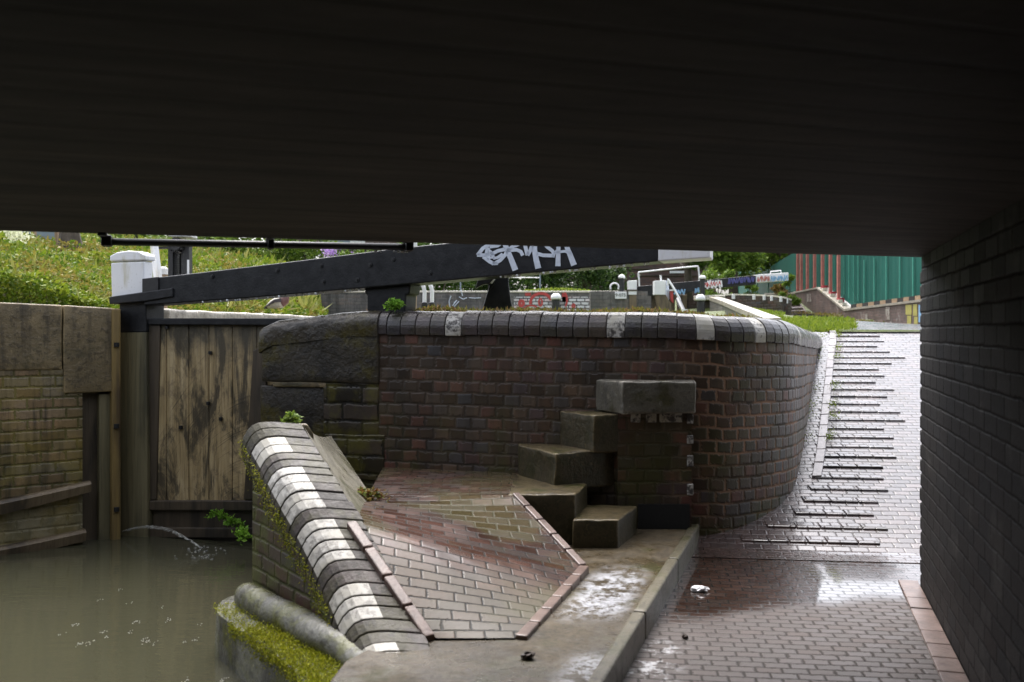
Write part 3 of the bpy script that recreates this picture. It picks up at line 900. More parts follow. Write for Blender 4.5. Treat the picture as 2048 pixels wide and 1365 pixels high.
# ------------------------------------------------------------------ stone stair against the wall
stair = thing('stone_steps', (.75, 6.6, .15), 'worn wet stone steps winding up against the dark brick wall', 'steps')
def step(poly, z0, z1, mat, amp=.009, bev=.013):
    MB().prism(poly, z0, z1).build('step', mat, stair, smooth=True, bevel=bev, rough=(7, amp, 7))
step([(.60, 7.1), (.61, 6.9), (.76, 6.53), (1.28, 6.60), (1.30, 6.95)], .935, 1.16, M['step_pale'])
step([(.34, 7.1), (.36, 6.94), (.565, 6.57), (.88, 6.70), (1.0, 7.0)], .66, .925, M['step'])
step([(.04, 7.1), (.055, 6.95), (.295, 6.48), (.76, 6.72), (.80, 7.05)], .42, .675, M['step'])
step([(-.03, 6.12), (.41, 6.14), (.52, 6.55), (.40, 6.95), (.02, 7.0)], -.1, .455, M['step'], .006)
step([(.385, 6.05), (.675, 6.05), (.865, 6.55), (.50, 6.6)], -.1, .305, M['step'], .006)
# brick pier carrying the upper steps
mb = MB().prism([(.70, 6.76), (.74, 6.64), (1.255, 6.64), (1.30, 6.9), (.8, 7.05)], .14, .957)
mb.prism([(.44, 6.80), (.50, 6.70), (.76, 6.70), (.80, 7.0), (.45, 7.1)], .14, .70)
mb.build('pier', M['curved_wall'], stair)
for z0, z1 in ((.86, .93), (.56, .64), (.36, .44), (.72, .78)):
    MB().box((1.245, 6.648, (z0 + z1) / 2), (.045, .03, z1 - z0)).build('painted_brick', M['coping_worn'], stair, bevel=.006)
for x0, x1 in ((.83, .90), (.935, 1.01), (1.03, 1.19)):
    MB().box(((x0 + x1) / 2, 6.645, .905), (x1 - x0, .02, .07)).build('painted_brick', M['coping_worn'], stair, bevel=.006)

# ------------------------------------------------------------------ concrete apron with kerb
apron_poly = [(.28, 3.5), (1.35, 6.85), (1.12, 6.9), (.86, 6.6), (.4, 6.2), (.05, 6.3), (-.3, 5.0), (-.55, 4.25), (-.66, 4.1), (-.72, 3.95), (-.66, 3.8), (-.4, 3.2), (-1.2, -5), (-2.4, -5)]
mb = MB().prism([(-.15, 2.2), (.28, 3.5), (1.355, 6.84), (1.15, 6.88), (.4, 6.5), (-.2, 6.0), (-.45, 4.6), (-.58, 4.22), (-.70, 3.98), (-.72, 3.75), (-.7, 3.3), (-.9, 2.2)], -.9, .125)
tag(mb.build('apron', M['apron'], bevel=.012), kind='structure')
mb = MB().prism([VU(-.93, -60), VU(-.72, -60), VU(-.72, 3.4), VU(-1.0, 3.4)], -.9, .06)
tag(mb.build('towpath_kerb', M['apron'], bevel=.012), kind='structure')
mb = MB()
for (x0, y0, x1, y1) in ((.28, 3.5, .64, 4.63), (.645, 4.645, .99, 5.72), (.995, 5.735, 1.35, 6.84)):
    d = Vector((x1 - x0, y1 - y0)).normalized(); nrm = Vector((-d.y, d.x))
    a, b = Vector((x0, y0)), Vector((x1, y1))
    mb.prism([a + nrm * -.01, b + nrm * -.01, b + nrm * .055, a + nrm * .055], -.1, .137)
tag(mb.build('apron_kerb', M['kerb_stone'], bevel=.012), kind='structure')
# culvert mouth below the pier, a thin plate with its inner dark painted on
mb = MB().prism([(.88, 6.628), (1.24, 6.628), (1.24, 6.64), (.88, 6.64)], .126, .30)
MBc = mb.build('culvert_mouth', M['hole_shade'])
tag(MBc, 'low opening painted flat black at the foot of the brick pier under the steps', 'culvert')

# ------------------------------------------------------------------ paved slope, landing, pink edging
pA, pB, pC, pD, pE, pF = [Vector(p) for p in ((-.92, 6.0, .455), (0.0, 6.14, .452), (.39, 5.46, .15), (.013, 4.25, .132), (-.34, 4.24, .135), (-.79, 4.8, .54))]
def poly2(a, b, c, t, m):
    return a.lerp(b, t / m) if t < m else b.lerp(c, (t - m) / (1 - m))
def coons(u, v):
    L = poly2(pE, pF, pA, v, .45); Rr = poly2(pD, pC, pB, v, .62)
    Bt = pE.lerp(pD, u); Tp = pA.lerp(pB, u)
    return (L * (1 - u) + Rr * u) + (Bt * (1 - v) + Tp * v) - (pE * (1 - u) * (1 - v) + pD * u * (1 - v) + pA * (1 - u) * v + pB * u * v)
mb = MB().grid(lambda a, b: coons(a, b), 24, 24, 0, lambda a, b, p: (p[0] + .12 * p[1], b * 1.75 - .10 * p[0]))
tag(mb.build('paved_slope', M['slope'], smooth=True), kind='structure')
mb = MB().prism([(-.92, 6.0), (0.0, 6.14), (.06, 7.05), (-1.0, 7.4)], -.2, .455)
tag(mb.build('landing', M['slope']), kind='structure')
# side of the slope towards the steps
mb = MB().add([pB + Vector((0, 0, 0)), pC, Vector((pC.x, pC.y, -.1)), Vector((pB.x, pB.y, -.1))], [(0, 1, 2, 3)])
tag(mb.build('slope_side', M['fillet']), kind='structure')
kerb = MB()
def kerbline(a, b, wd, side, n):
    d = (b - a); h = Vector((d.x, d.y)).normalized(); nr = Vector((-h.y, h.x)) * side
    for k in range(n):
        p, q = a.lerp(b, (k + .03) / n), a.lerp(b, (k + .97) / n)
        pts = [(p.x, p.y), (q.x, q.y), (q.x + nr.x * wd, q.y + nr.y * wd), (p.x + nr.x * wd, p.y + nr.y * wd)]
        kerb.prism(pts, [p.z - .06, q.z - .06, q.z - .06, p.z - .06], [p.z + .014, q.z + .014, q.z + .014, p.z + .014])
kerbline(pE, pF, .055, 1, 4)
kerbline(pC, pB, .05, -1, 5)
kerbline(pD, pC, .055, -1, 6)
tag(kerb.build('slope_edging', M['pink_kerb'], bevel=.006), kind='structure')

# ------------------------------------------------------------------ sloping wing wall by the water
wing = thing('wing_wall', (-.9, 4.6, 0), 'sloping brick wing wall with black and white striped coping running down to the water', 'wall')
c_top = [Vector(p) for p in ((-1.49, 5.46, .985), (-1.36, 5.28, .86), (-1.20, 5.02, .72), (-1.02, 4.78, .545), (-.84, 4.52, .36), (-.70, 4.27, .20), (-.60, 4.06, .115))]
CT, CS = spline([tuple(p) for p in c_top], 100)
def ctop(s):
    return Vector((np.interp(s, CS, CT[:, 0]), np.interp(s, CS, CT[:, 1]), np.interp(s, CS, CT[:, 2])))
mb = MB(); s_ = 0.0; L_ = CS[-1]; k = 0
pitch = .0775
while s_ < L_ - .01:
    pitch = .0775 * random.uniform(.88, 1.12)
    e = min(s_ + pitch, L_)
    a, b = ctop(s_ + .003), ctop(e - .003)
    t = s_ / L_
    py = HZ + (EYE - (a.z + b.z) / 2) / ((a.y + b.y) / 2) * FPX
    white = any(lo < py < hi for lo, hi in ((878, 912), (936, 1012), (1045, 1120), (1155, 1248), (1284, 1310)))
    wd = .275 + random.uniform(-.006, .006)
    dz = random.uniform(-.0025, .0025)
    prof = [(-.050, -.235), (-.066, -.18), (-.068, -.13), (-.056, -.085), (-.034, -.045), (-.006, -.016), (.028, -.001), (.07, .004), (.125, .004), (wd, -.01), (wd, -.235)]
    V = []
    for p in (a, b):
        for d, h in prof:
            V.append((p.x + d, p.y + d * .08, p.z + h + dz))
    n = len(prof)
    F = [(i, (i + 1) % n, n + (i + 1) % n, n + i) for i in range(n)] + [tuple(range(n))[::-1], tuple(range(n, 2 * n))]
    mats_ = [2 if i < 2 else 1 if (white and 3 <= i <= 7) else 0 for i in range(n)] + [0, 0]
    mb.add(V, F, mats_)
    s_ += pitch; k += 1
mb.build('coping', [M['wing_coping'], M['band_white'], M['wing_brick']], wing, bevel=.005)
# end stone at the top of the coping
mb = MB().prism([(-1.5, 5.46), (-1.17, 5.50), (-1.17, 5.62), (-1.46, 5.62)], .7, [.985, .985, .90, .90])
mb.build('end_stone', M['step'], wing, smooth=True, bevel=.03, rough=(3, .008, 6))
base_far, base_near = Vector((-1.455, 5.37, .1)), Vector((-.64, 4.2, .1))
def wing_face(a, b):
    top = ctop(a * L_); bot = base_far.lerp(base_near, a)
    bot = Vector((min(bot.x, top.x + .02), bot.y, -.45))
    return tuple(bot.lerp(Vector((top.x, top.y, top.z - .1)), b))
mb = MB().grid(wing_face, 30, 12, 0, lambda a, b, p: (p[1] * 1.2, p[2]))
mb.grid(lambda a, b: (lerp(-1.455, -1.9, a), lerp(5.40, 7.5, a), lerp(-.45, .90 - .1 * a, b)), 8, 6, 0, lambda a, b, p: (p[1], p[2]))
mb.grid(lambda a, b: (ctop(a * L_).x + lerp(0, .27, b), ctop(a * L_).y, ctop(a * L_).z - .1), 20, 2)
mb.build('wall_face', M['wing_brick'], wing)
# stone nosing at the foot, curling round at its far end
tp = [(-1.30, 5.55, -.10), (-1.42, 5.42, -.02), (-1.46, 5.28, .03), (-1.37, 5.10, .05), (-1.16, 4.83, .055), (-.94, 4.54, .06), (-.77, 4.31, .06), (-.66, 4.14, .055), (-.58, 4.02, .05)]
TP, _ = spline(tp, 60)
mb = MB().tube([tuple(p) for p in TP], [.05 + .03 * min(1, i / 12) - .03 * max(0, (i - 48) / 12) for i in range(60)], 18)
mb.build('nosing', M['torus'], wing, smooth=True, rough=(1, .008, 6))
ledge = thing('stone_ledge', (-1.2, 4.6, -.25), 'low mossy stone ledge along the water at the foot of the wing wall', 'ledge')
outer = [(-1.33, 5.72), (-1.60, 5.5), (-1.63, 5.23), (-1.50, 5.0), (-1.22, 4.62), (-.99, 4.28), (-.88, 4.02), (-.84, 3.4), (-1.0, 2.2)]
inner = [(-1.2, 5.6), (-1.3, 5.3), (-1.2, 5.05), (-1.0, 4.75), (-.8, 4.4), (-.62, 4.1), (-.56, 3.8), (-.56, 3.3), (-.7, 2.2)]
OP, _ = spline(outer, 50); IP, _ = spline(inner, 50)
mb = MB()
mb.grid(lambda a, b: (lerp(OP[int(a * 49)][0], IP[int(a * 49)][0], b), lerp(OP[int(a * 49)][1], IP[int(a * 49)][1], b), -.02 + .07 * b + .012 * mnoise.noise(Vector((a * 30, b * 5, 0)))), 49, 5)
mb.grid(lambda a, b: (OP[int(a * 49)][0] - .012 * math.sin(b * 3), OP[int(a * 49)][1], lerp(-.6, -.018, b)), 49, 6, 0)
mb.build('ledge_stone', M['torus'], ledge, smooth=False)

# cement fillet between coping, quoin and landing
fa, fb = Vector((-1.21, 5.5, .965)), Vector((-.80, 4.83, .535))
fc, fd = at(662, 872, 6.95), at(748, 1000, 6.05)
def fil(u, v):
    p = fa.lerp(fb, v) * (1 - u) + fc.lerp(fd, v) * u
    p = Vector(p); p.z -= .035 * math.sin(math.pi * u) * (1 - .5 * v)
    return p
tag(MB().grid(fil, 14, 14).build('cement_fillet', M['fillet'], smooth=True), kind='structure')

# ------------------------------------------------------------------ left wing wall of the lock
lw = thing('lock_wall', (-3.7, 7.7, 0), 'stained brick and stone lock wall left of the gate with timber rails', 'wall')
la, lb = Vector((gx(-260, 7.0), 7.0)), Vector((gx(235, 8.05), 8.05))
ld = (lb - la).normalized(); ln = Vector((ld.y, -ld.x))
def onl(px):
    k = (px - 1024) / FPX
    t = (k * la.y - la.x) / (ld.x - k * ld.y)
    return la + ld * t
def lslab(name, px0, px1, z0, z1, proud, thick, mat, **kw):
    a, b = onl(px0), onl(px1)
    z1l = z1 if hasattr(z1, '__len__') else (z1, z1); z0l = z0 if hasattr(z0, '__len__') else (z0, z0)
    f = ln * proud; g = ln * (proud - thick)
    mb = MB().prism([a + f, b + f, b + g, a + g], [z0l[0], z0l[1], z0l[1], z0l[0]], [z1l[0], z1l[1], z1l[1], z1l[0]])
    return mb.build(name, mat, lw, **kw)
lslab('wall_face', -260, 165, -.9, 1.2, 0, .6, M['left_brick'])
lslab('coping_stone', -260, -12, 1.2, (1.745, 1.737), .012, .9, M['left_stone'], bevel=.014, rough=(5, .005, 3), smooth=True)
lslab('coping_stone', -10, 124, 1.195, (1.737, 1.722), .010, .9, M['left_stone'], bevel=.014, rough=(5, .005, 3), smooth=True)
lslab('coping_stone', 126, 226, 1.00, (1.722, 1.706), .016, .9, M['left_stone'], bevel=.014, rough=(5, .005, 3), smooth=True)
lslab('recess_timber', 163, 222, -.9, 1.0, -.10, .3, M['dark_wood'])
lslab('recess_timber', 200, 224, -.9, .98, -.03, .1, M['post_wood'], bevel=.01)
lslab('jamb_post', 222, 240, -.9, 1.70, .03, .25, M['jamb'], bevel=.012)
mb = MB()
for py in (690, 852, 1018):
    c = onl(231); z = EYE + (HZ - py) / FPX * c.y
    c = c + ln * .034
    mb.lathe((c.x, c.y, z), [(.0, -.02), (.022, -.018), (.022, .018), (0, .02)], 10)
mb.build('bolt', M['hole_shade'], lw)
def lrail(px0, px1, za, zb, zc, zd):
    a, b = onl(px0), onl(px1)
    pts = []
    n = 14
    mb = MB()
    def fn(u, v):
        p = a.lerp(b, u)
        zt = lerp(zb, zd, u ** 1.4); zl = lerp(za, zc, u ** 1.4)
        z, off = [(zl, -.02), (zl, .07), (zt - .02, .085), (zt, .06), (zt, -.02)][int(round(v * 4))]
        q = p + ln * (off + .01 * mnoise.noise(Vector((u * 9, v, z))))
        return (q.x, q.y, z)
    mb.grid(fn, n, 4)
    return mb.build('timber_rail', M['rail_wood'], lw)
lrail(-260, 178, -.02, .10, .18, .265)
lrail(-260, 168, -.36, -.24, -.22, -.13)

# ------------------------------------------------------------------ lock gate with its balance beam
G0 = Vector((-3.2, 8.2)); gd = Vector((1, -.2926)).normalized(); gn = Vector((gd.y, -gd.x))   # gn faces the camera
def ong(px, off=0.0):
    o = G0 + gn * off
    k = (px - 1024) / FPX
    t = (k * o.y - o.x) / (gd.x - k * gd.y)
    return o + gd * t
def gpt(px, py, off=0.0):
    q = ong(px, off)
    return Vector((q.x, q.y, EYE + (HZ - py) / FPX * q.y))
gate = thing('lock_gate', (G0.x, G0.y, Wz), 'weathered plank lock gate with long black balance beam and white capped post', 'lock gate')
n3 = Vector((gn.x, gn.y, 0))
def gslab(name, pix, off, thick, mat, parent=None, **kw):
    pts = [gpt(x, y, off) for x, y in pix]
    return MB().slab(pts[::-1], -n3 * thick).build(name, mat, parent or gate, **kw)
# planks, each a board of its own width inside one part
mb = MB(); x = 292
while x < 720:
    wpx = random.uniform(36, 50)
    z0, o_ = random.uniform(0, 3), random.uniform(-.006, .006)
    pts = [gpt(x + .7, 645, o_), gpt(x + wpx - .7, 645, o_), gpt(x + wpx - .7, 1006 + z0, o_), gpt(x + .7, 1006 + z0, o_)]
    mb.slab(pts, -n3 * .08)
    x += wpx
mb.build('plank_panel', M['planks'], gate, bevel=.004)
gslab('lower_boards', [(292, 1020), (720, 1020), (720, 1130), (292, 1130)], -.01, .07, M['dark_wood'], bevel=.004)
gslab('top_rail', [(296, 637), (720, 637), (720, 652), (296, 650)], .05, .16, M['black'], bevel=.008)
gslab('bottom_rail', [(292, 1002), (720, 1002), (720, 1023), (292, 1021)], .035, .1, M['dark_wood'], bevel=.008)
gslab('bottom_rail', [(292, 1056), (720, 1058), (720, 1078), (292, 1076)], .03, .1, M['dark_wood'], bevel=.008)
gslab('side_batten', [(292, 650), (320, 650), (312, 1000), (292, 1000)], .022, .06, M['dark_wood'], bevel=.006)
gslab('side_batten', [(506, 702), (532, 688), (532, 1000), (487, 1000)], .03, .06, M['dark_wood'], bevel=.006)
gslab('mitre_post', [(240, 664), (292, 664), (296, 1140), (238, 1140)], .06, .24, M['post_wood'], bevel=.012)
gslab('mitre_post', [(238, 604), (292, 602), (292, 665), (239, 666)], .065, .25, M['black'], bevel=.010)
for px, py in ((421, 706), (417, 807), (442, 838), (362, 855), (335, 655)):
    p = gpt(px, py, .005)
    mb = MB().lathe((p.x, p.y - .01, p.z), [(0, -.016), (.017, -.013), (.017, .013), (0, .016)], 10)
    mb.build('bolt', M['black_iron'], gate)
# white cap of the mitre post
wx0, wx1 = 220, 304
cap = MB()
c0, c1 = ong(wx0, .09), ong(288, .09); c2 = ong(303, -.17); 
tl = [gpt(221, 526, .09), gpt(288, 523, .09), gpt(288, 598, .09), gpt(223, 600, .09)]
cap.slab(tl, -n3 * .12)
cap.build('post_cap', M['white_old'], gate, bevel=.012)
top = MB()
prof = [(219, 523), (219, 512), (232, 505), (256, 501.5), (276, 503), (290, 510), (290, 521)]
top.slab([gpt(x, y, .10) for x, y in prof][::-1], -n3 * .14)
top.build('cap_lid', M['white_old'], gate, bevel=.012)
BT = .12        # beam face offset
beam_poly = [(288, 558), (400, 545.5), (600, 521.5), (775, 499.5), (850, 491), (1000, 477), (1420, 461), (1420, 516), (1316, 523), (1000, 552), (775, 572.5), (500, 596), (288, 611)]
bpix = beam_poly
def inset(poly, x0, x1):
    out = []
    for (xa, ya), (xb, yb) in zip(poly, poly[1:] + poly[:1]):
        if x0 <= xa <= x1: out.append((xa, ya))
        for xc in (x0, x1):
            if (xa - xc) * (xb - xc) < 0:
                out.append((xc, ya + (yb - ya) * (xc - xa) / (xb - xa)))
    return out
beam = gslab('balance_beam', inset(bpix, 280, 1316), BT, .27, M['black'], bevel=.010)
gslab('beam_end', inset(bpix, 1316, 1430), BT + .004, .278, M['white_old'], bevel=.010)
gslab('beam_shoe', [(218, 594), (345, 576), (345, 594), (290, 603), (218, 609)], BT + .02, .30, M['black'], bevel=.008)
gslab('beam_strap', [(284, 558), (316, 554), (316, 590), (284, 594)], BT + .014, .02, M['black_iron'], bevel=.004)
gslab('heel_post', [(729, 573), (822, 568), (818, 589), (812, 590), (810, 640), (734, 640), (734, 590), (729, 588)], .06, .22, M['black'], bevel=.012)
gslab('hand_post', [(299, 484), (309, 482), (318, 556), (306, 556)], -.16, .05, M['white_old'], bevel=.006)
for px, py in ((424, 553), (554, 541), (642, 532), (646, 564), (714, 560), (786, 519), (860, 546), (740, 530)):
    p = gpt(px, py, BT + .004)
    d = .018
    mb = MB().tube([p - n3 * .01, p + n3 * .006], d, 12)
    mb.tube([p + n3 * .006, p + n3 * .014], d * .55, 6)
    o = mb.build('bolt', M['black_iron'], gate)
    o.parent = beam; o.location = (0, 0, 0)
    # keep the same base: beam has no offset of its own
# the white and pale blue graffiti on the beam (traced strokes)
def zpx(x, y): return (930 + x / 8.533, 480 + y / 8.533)
def stroke(mb, pts, w0, w1=None, off=BT + .006):
    pts = [Vector(zpx(*p)) for p in pts]
    n = len(pts); w1 = w1 or w0
    Lf, Rt = [], []
    for i, p in enumerate(pts):
        t = (pts[min(i + 1, n - 1)] - pts[max(i - 1, 0)]).normalized()
        nr = Vector((-t.y, t.x)); wd = lerp(w0, w1, i / max(1, n - 1)) / 8.533 / 2
        Lf.append(p + nr * wd); Rt.append(p - nr * wd)
    for i in range(n - 1):
        quad = [Lf[i], Lf[i + 1], Rt[i + 1], Rt[i]]
        V = [gpt(q.x, q.y, off) for q in quad]
        if (V[1] - V[0]).cross(V[3] - V[0]).dot(n3) < 0: V = V[::-1]
        mb.slab(V, -n3 * .003)
gmb = MB()
ST = [([(215, 262), (300, 150), (420, 75), (560, 20)], 62), ([(205, 260), (330, 262), (470, 235), (560, 190), (690, 160)], 60),
      ([(310, 285), (420, 370), (490, 410)], 66), ([(490, 412), (600, 350), (690, 250), (715, 190)], 62), ([(470, 400), (560, 400)], 60),
      ([(390, 130), (370, 230), (420, 330)], 70), ([(420, 120), (560, 100), (600, 70)], 58), ([(480, 320), (560, 300), (640, 240)], 46), ([(400, 180), (470, 240), (480, 320)], 58),
      ([(640, -20), (720, 170), (790, 340), (860, 520)], 78, 100), ([(720, 190), (820, 110), (930, 70)], 62), ([(720, 180), (880, 170), (950, 200), (985, 268)], 62),
      ([(1010, 20), (1040, 160), (1065, 265)], 64), ([(1065, 265), (1110, 190), (1160, 60)], 62), ([(1180, 20), (1190, 200), (1215, 340), (1250, 490)], 84, 100),
      ([(1330, 40), (1400, 120), (1490, 190), (1520, 240)], 60), ([(1225, 235), (1330, 265), (1510, 270)], 62), ([(1500, 300), (1530, 220), (1570, 190)], 46),
      ([(1600, 30), (1590, 220), (1585, 450)], 62, 88), ([(1700, 20), (1740, 130), (1790, 250), (1860, 435)], 66, 100), ([(1560, 215), (1700, 195), (1820, 240)], 46), ([(1590, 60), (1700, 50)], 44)]
for s3 in ST:
    stroke(gmb, s3[0], s3[1], s3[2] if len(s3) > 2 else None)
o = gmb.build('graffiti', M['spray'], gate)
o.parent = beam
# drops hanging along the lower edge of the beam and the pipe
M['drop'] = plain('bright_water_drop', (.75, .78, .8), .05, .03, 5, 0.0)
mb = MB()
def blob(mb, c, r):
    mb.lathe(c, [(.001, -r * 1.4), (r * .8, -r * .8), (r, 0), (r * .6, r * .8), (.001, r * 1.2)], 7)
for k in range(70):
    px = random.choice([random.uniform(390, 720), random.uniform(990, 1300)])
    ys = np.interp(px, [288, 500, 775, 1000, 1316], [611, 596, 572.5, 552, 523])
    blob(mb, gpt(px, ys + 1.5, BT - .01 - random.random() * .05), random.uniform(.008, .012))
for k in range(26):
    q = pa.lerp(pb, random.uniform(.75, 1.0)); blob(mb, q + Vector((0, 0, -.022)), .0045)
tag(mb.build('water_drops', M['drop'], smooth=True), 'bright rain drops hanging below the black beam and pipe', 'water drops', kind='stuff')

# iron pedestal next to the beam
ped = thing('iron_pedestal', (gx(992, 7.9), 7.9, 1.6), 'flared black iron pedestal standing under the balance beam on the lockside', 'pedestal')
mb = MB()
pp = [(975, 548), (1017, 546), (1018, 570), (1022, 600), (1030, 640), (958, 640), (970, 600), (976, 580)]
mb.slab([at(x, y, 7.85) for x, y in pp][::-1], (0, .22, 0))
mb.build('stand', M['black'], ped, bevel=.012)
mb = MB().slab([at(x, y, 7.80) for x, y in ((985, 545), (996, 548), (988, 570), (976, 585))][::-1], (0, .04, 0))
mb.build('rib', M['black'], ped, bevel=.005)
mb = MB().slab([at(x, y, 7.74) for x, y in ((950, 578), (955, 562), (985, 535), (1003, 540), (978, 568), (965, 570))][::-1], (0, .08, 0))
mb.build('arm', M['black_iron'], ped, bevel=.006)
mb = MB().slab([at(x, y, 7.78) for x, y in ((978, 566), (988, 552), (992, 556), (984, 568))][::-1], (0, .05, 0))
mb.build('pin', M['white_old'], ped, bevel=.004)

# paddle rack behind the beam
rack = thing('paddle_gear', (gx(354, 9.0), 9.0, 1.7), 'black iron rack and pinion paddle gear behind the left end of the beam', 'paddle gear')
def rs(name, pix, y, th, mat, **kw):
    return MB().slab([at(x, yy, y) for x, yy in pix][::-1], (0, th, 0)).build(name, mat, rack, **kw)
rs('post', [(362, 482), (378, 482), (378, 600), (362, 600)], 8.95, .1, M['black_iron'], bevel=.006)
rs('post', [(336, 497), (346, 497), (346, 600), (336, 600)], 8.95, .1, M['black_iron'], bevel=.006)
mb = MB()
for k in range(26):
    p = at(352, 500 + k * 3.6, 9.0); mb.box(p, (.05, .05, .009))
p = at(352, 550, 9.02); mb.box(p, (.035, .04, .5))
mb.build('rack', M['black_iron'], rack)
p = at(354, 491, 8.93)
mb = MB()
mb.tube([p + Vector((0, -.06, 0)), p + Vector((0, .12, 0))], .055, 12)
for k in range(10):
    a = k * math.pi / 5
    mb.box(p + Vector((.06 * math.cos(a), .03, .06 * math.sin(a))), (.022, .14, .022), 0, 0, 0, -a)
mb.build('pinion', M['black_iron'], rack)
rs('housing', [(336, 500), (364, 500), (364, 600), (336, 600)], 9.08, .06, M['black_iron'])
rs('arm', [(310, 494), (338, 493), (338, 497.5), (310, 498)], 8.95, .05, M['black_iron'])
rs('cap', [(336, 467), (381, 468), (381, 474), (336, 473)], 8.9, .2, M['white_old'], bevel=.005)
rs('guard', [(374, 520), (377, 520), (377, 548), (374, 548)], 8.93, .02, M['white_old'])

def white_post(px, y, ytop, wpx, label, zb=1.6, name='white_post', grp=None):
    t = thing(name, (gx(px, y), y, zb), label, 'post', grp)
    p0_, p1_ = at(px - wpx / 2, ytop, y), at(px + wpx / 2, ytop, y)
    r = (p1_.x - p0_.x) / 2
    MB().lathe((gx(px, y), y, 0), [(r * .9, zb - .1), (r, p0_.z - .08), (0.001, p0_.z - .08)], 14).build('post_body', M['timber'], t, smooth=False)
    MB().lathe((gx(px, y), y, 0), [(r * 1.08, p0_.z - .078), (r * 1.08, p0_.z - .02), (r * .7, p0_.z), (.001, p0_.z + .003)], 14).build('post_top', M['white'], t, smooth=False)
    return t
white_post(326, 9.6, 534, 18, 'short timber post with white top next to the paddle rack')
white_post(828, 9.6, 478, 12, 'slim white topped post rising behind the middle of the black beam')

# white hand loops on the lockside
t = thing('hand_loop', (gx(850, 10), 10, 1.6), 'pair of white curved hand bars rising behind the heel post', 'hand rail')
for dx in (0, 15):
    path = [at(849 + dx, 640, 10), at(849 + dx, 600, 10), at(849 + dx, 585, 10), at(847 + dx, 574, 10), at(842 + dx, 564, 10.02), at(832 + dx, 556, 10.1)]
    Q, _ = spline([tuple(p) for p in path], 20)
    MB().tube([tuple(p) for p in Q], .021, 10).build('bar', M['white'], t, smooth=True)
    p = at(849 + dx, 606, 10)
    MB().box((p.x, p.y, p.z - .06), (.06, .06, .13)).build('socket', M['black_iron'], t, bevel=.01)

# ------------------------------------------------------------------ lockside ground, bank, coping behind the gate
CTRL = np.array([(-1, 7.5, 1.63), (1.5, 7.4, 1.60), (-1, 13, 1.62), (2.6, 9, 1.54), (3.3, 12, 1.50), (4.4, 11.8, 1.495), (7, 11.8, 1.495), (12, 12, 1.5),
                 (3.7, 14, 1.60), (5.08, 18, 1.735), (7.83, 27, 1.93), (5.6, 26, 2.18), (4.9, 22, 2.0), (2.5, 20, 1.6), (3.7, 21, 1.62), (4.2, 24, 1.62), (9.8, 28, 1.62), (10.3, 24, 1.61), (9, 20, 1.58), (7, 15, 1.54), (11.8, 41, 2.9), (10.4, 32.5, 2.05),
                 (2.5, 27, 1.75), (-5, 28, 1.6), (0, 20, 1.6), (20, 20, 1.6), (20, 40, 3.0), (8, 42, 2.9), (0, 45, 2.6), (3, 60, 3.2), (-6, 60, 3.5), (20, 70, 4), (-30, 70, 4)])
def H(x, y):
    d2 = (CTRL[:, 0] - x) ** 2 + (CTRL[:, 1] - y) ** 2 + .02
    wgt = 1 / d2 ** 1.6
    return float((wgt * CTRL[:, 2]).sum() / wgt.sum())
def right_edge(y):        # where the lockside ends at the curved wall
    return float(np.interp(y, [6.9, 7.0, 7.4, 8.14, 9.3, 10.5, 11.3, 12.0, 12.05], [1.2, 1.5, 2.0, 2.35, 2.78, 3.2, 3.5, 3.7, 24]))
def left_edge(y):
    return float(np.interp(y, [7.2, 7.6, 13, 20, 28, 28.1, 80], [-.9, -1.0, -.9, -.8, -.8, -30, -45]))
def front_y(x):
    return float(np.interp(x, [-1.3, 1.3, 1.5], [7.42, 6.85, 6.9]))
ys = np.r_[np.linspace(7.0, 13, 25), np.linspace(13.6, 34, 34), np.linspace(36, 80, 12)]
mb = MB()
nx = 110
def lockside(a, b):
    y = float(np.interp(b, np.linspace(0, 1, len(ys)), ys))
    x = lerp(left_edge(y), right_edge(y), a)
    yy = max(y, front_y(x) + .2) if y < 8 else y
    dip = .14 if (11.9 < y <= 12.1 and x > 3.3) or (y > 12.1 and x < 10.9 and x > float(np.interp(y, [11.85, 13, 17.5, 24, 30], [3.9, 4.7, 6.3, 8.0, 9.4]))) else 0.0
    return (x, yy, H(x, yy) - dip)
mb.grid(lockside, nx, len(ys) - 1)
tag(mb.build('lockside_ground', M['lawn'], smooth=True), kind='structure')
# chamber side wall below the lockside edge and the chamber floor water
mb = MB().prism([(-1.05, 7.6), (-.9, 13), (-.8, 28), (-.6, 28), (-.6, 7.7)], -.9, 1.60)
o = mb.build('chamber_wall', M['wall']); tag(o, 'brick side wall of the lock chamber behind the gate, towpath side', 'wall')
mb = MB().grid(lambda a, b: (lerp(-3.4, -.8, a), lerp(8.7, 28, b), 1.2), 4, 10)
tag(mb.build('chamber_water', M['water']), kind='structure')

# left bank
def toe(y):
    return float(np.interp(y, [7.0, 8, 12, 18, 27, 40], [-3.5, -3.55, -3.62, -3.95, -5.2, -7]))
def bankz(x, y):
    fr = float(np.interp(x, [-14, -4.9, -3.3], [6.9, 7.15, 8.3]))
    d = max(0.0, min(toe(y) - x, (y - fr - .35) * .9))
    return 1.66 + .17 * min(d, 12) + .06 * max(0, y - 9) * min(1, d / 1.2) + .10 * mnoise.noise(Vector((x * .7, y * .7, 0))) * min(1, d) + .1 * max(0, (y - 12)) * .12
def bank(a, b):
    y = lerp(8.0, 60, b ** 1.6)
    x = toe(y) - 22 * a ** 1.5
    if y < 8.9: y = max(y, 8.0 + .0 * a)
    # keep behind the stone coping of the wing wall
    yy = max(y, float(np.interp(x, [-14, -4.9, -3.3], [6.9, 7.15, 8.3])) + .35)
    return (x, yy, bankz(x, yy))
mb = MB().grid(bank, 50, 60)
tag(mb.build('bank', M['soil'], smooth=True), kind='structure')
mb = MB()
x0_, y_ = -3.45, 8.55
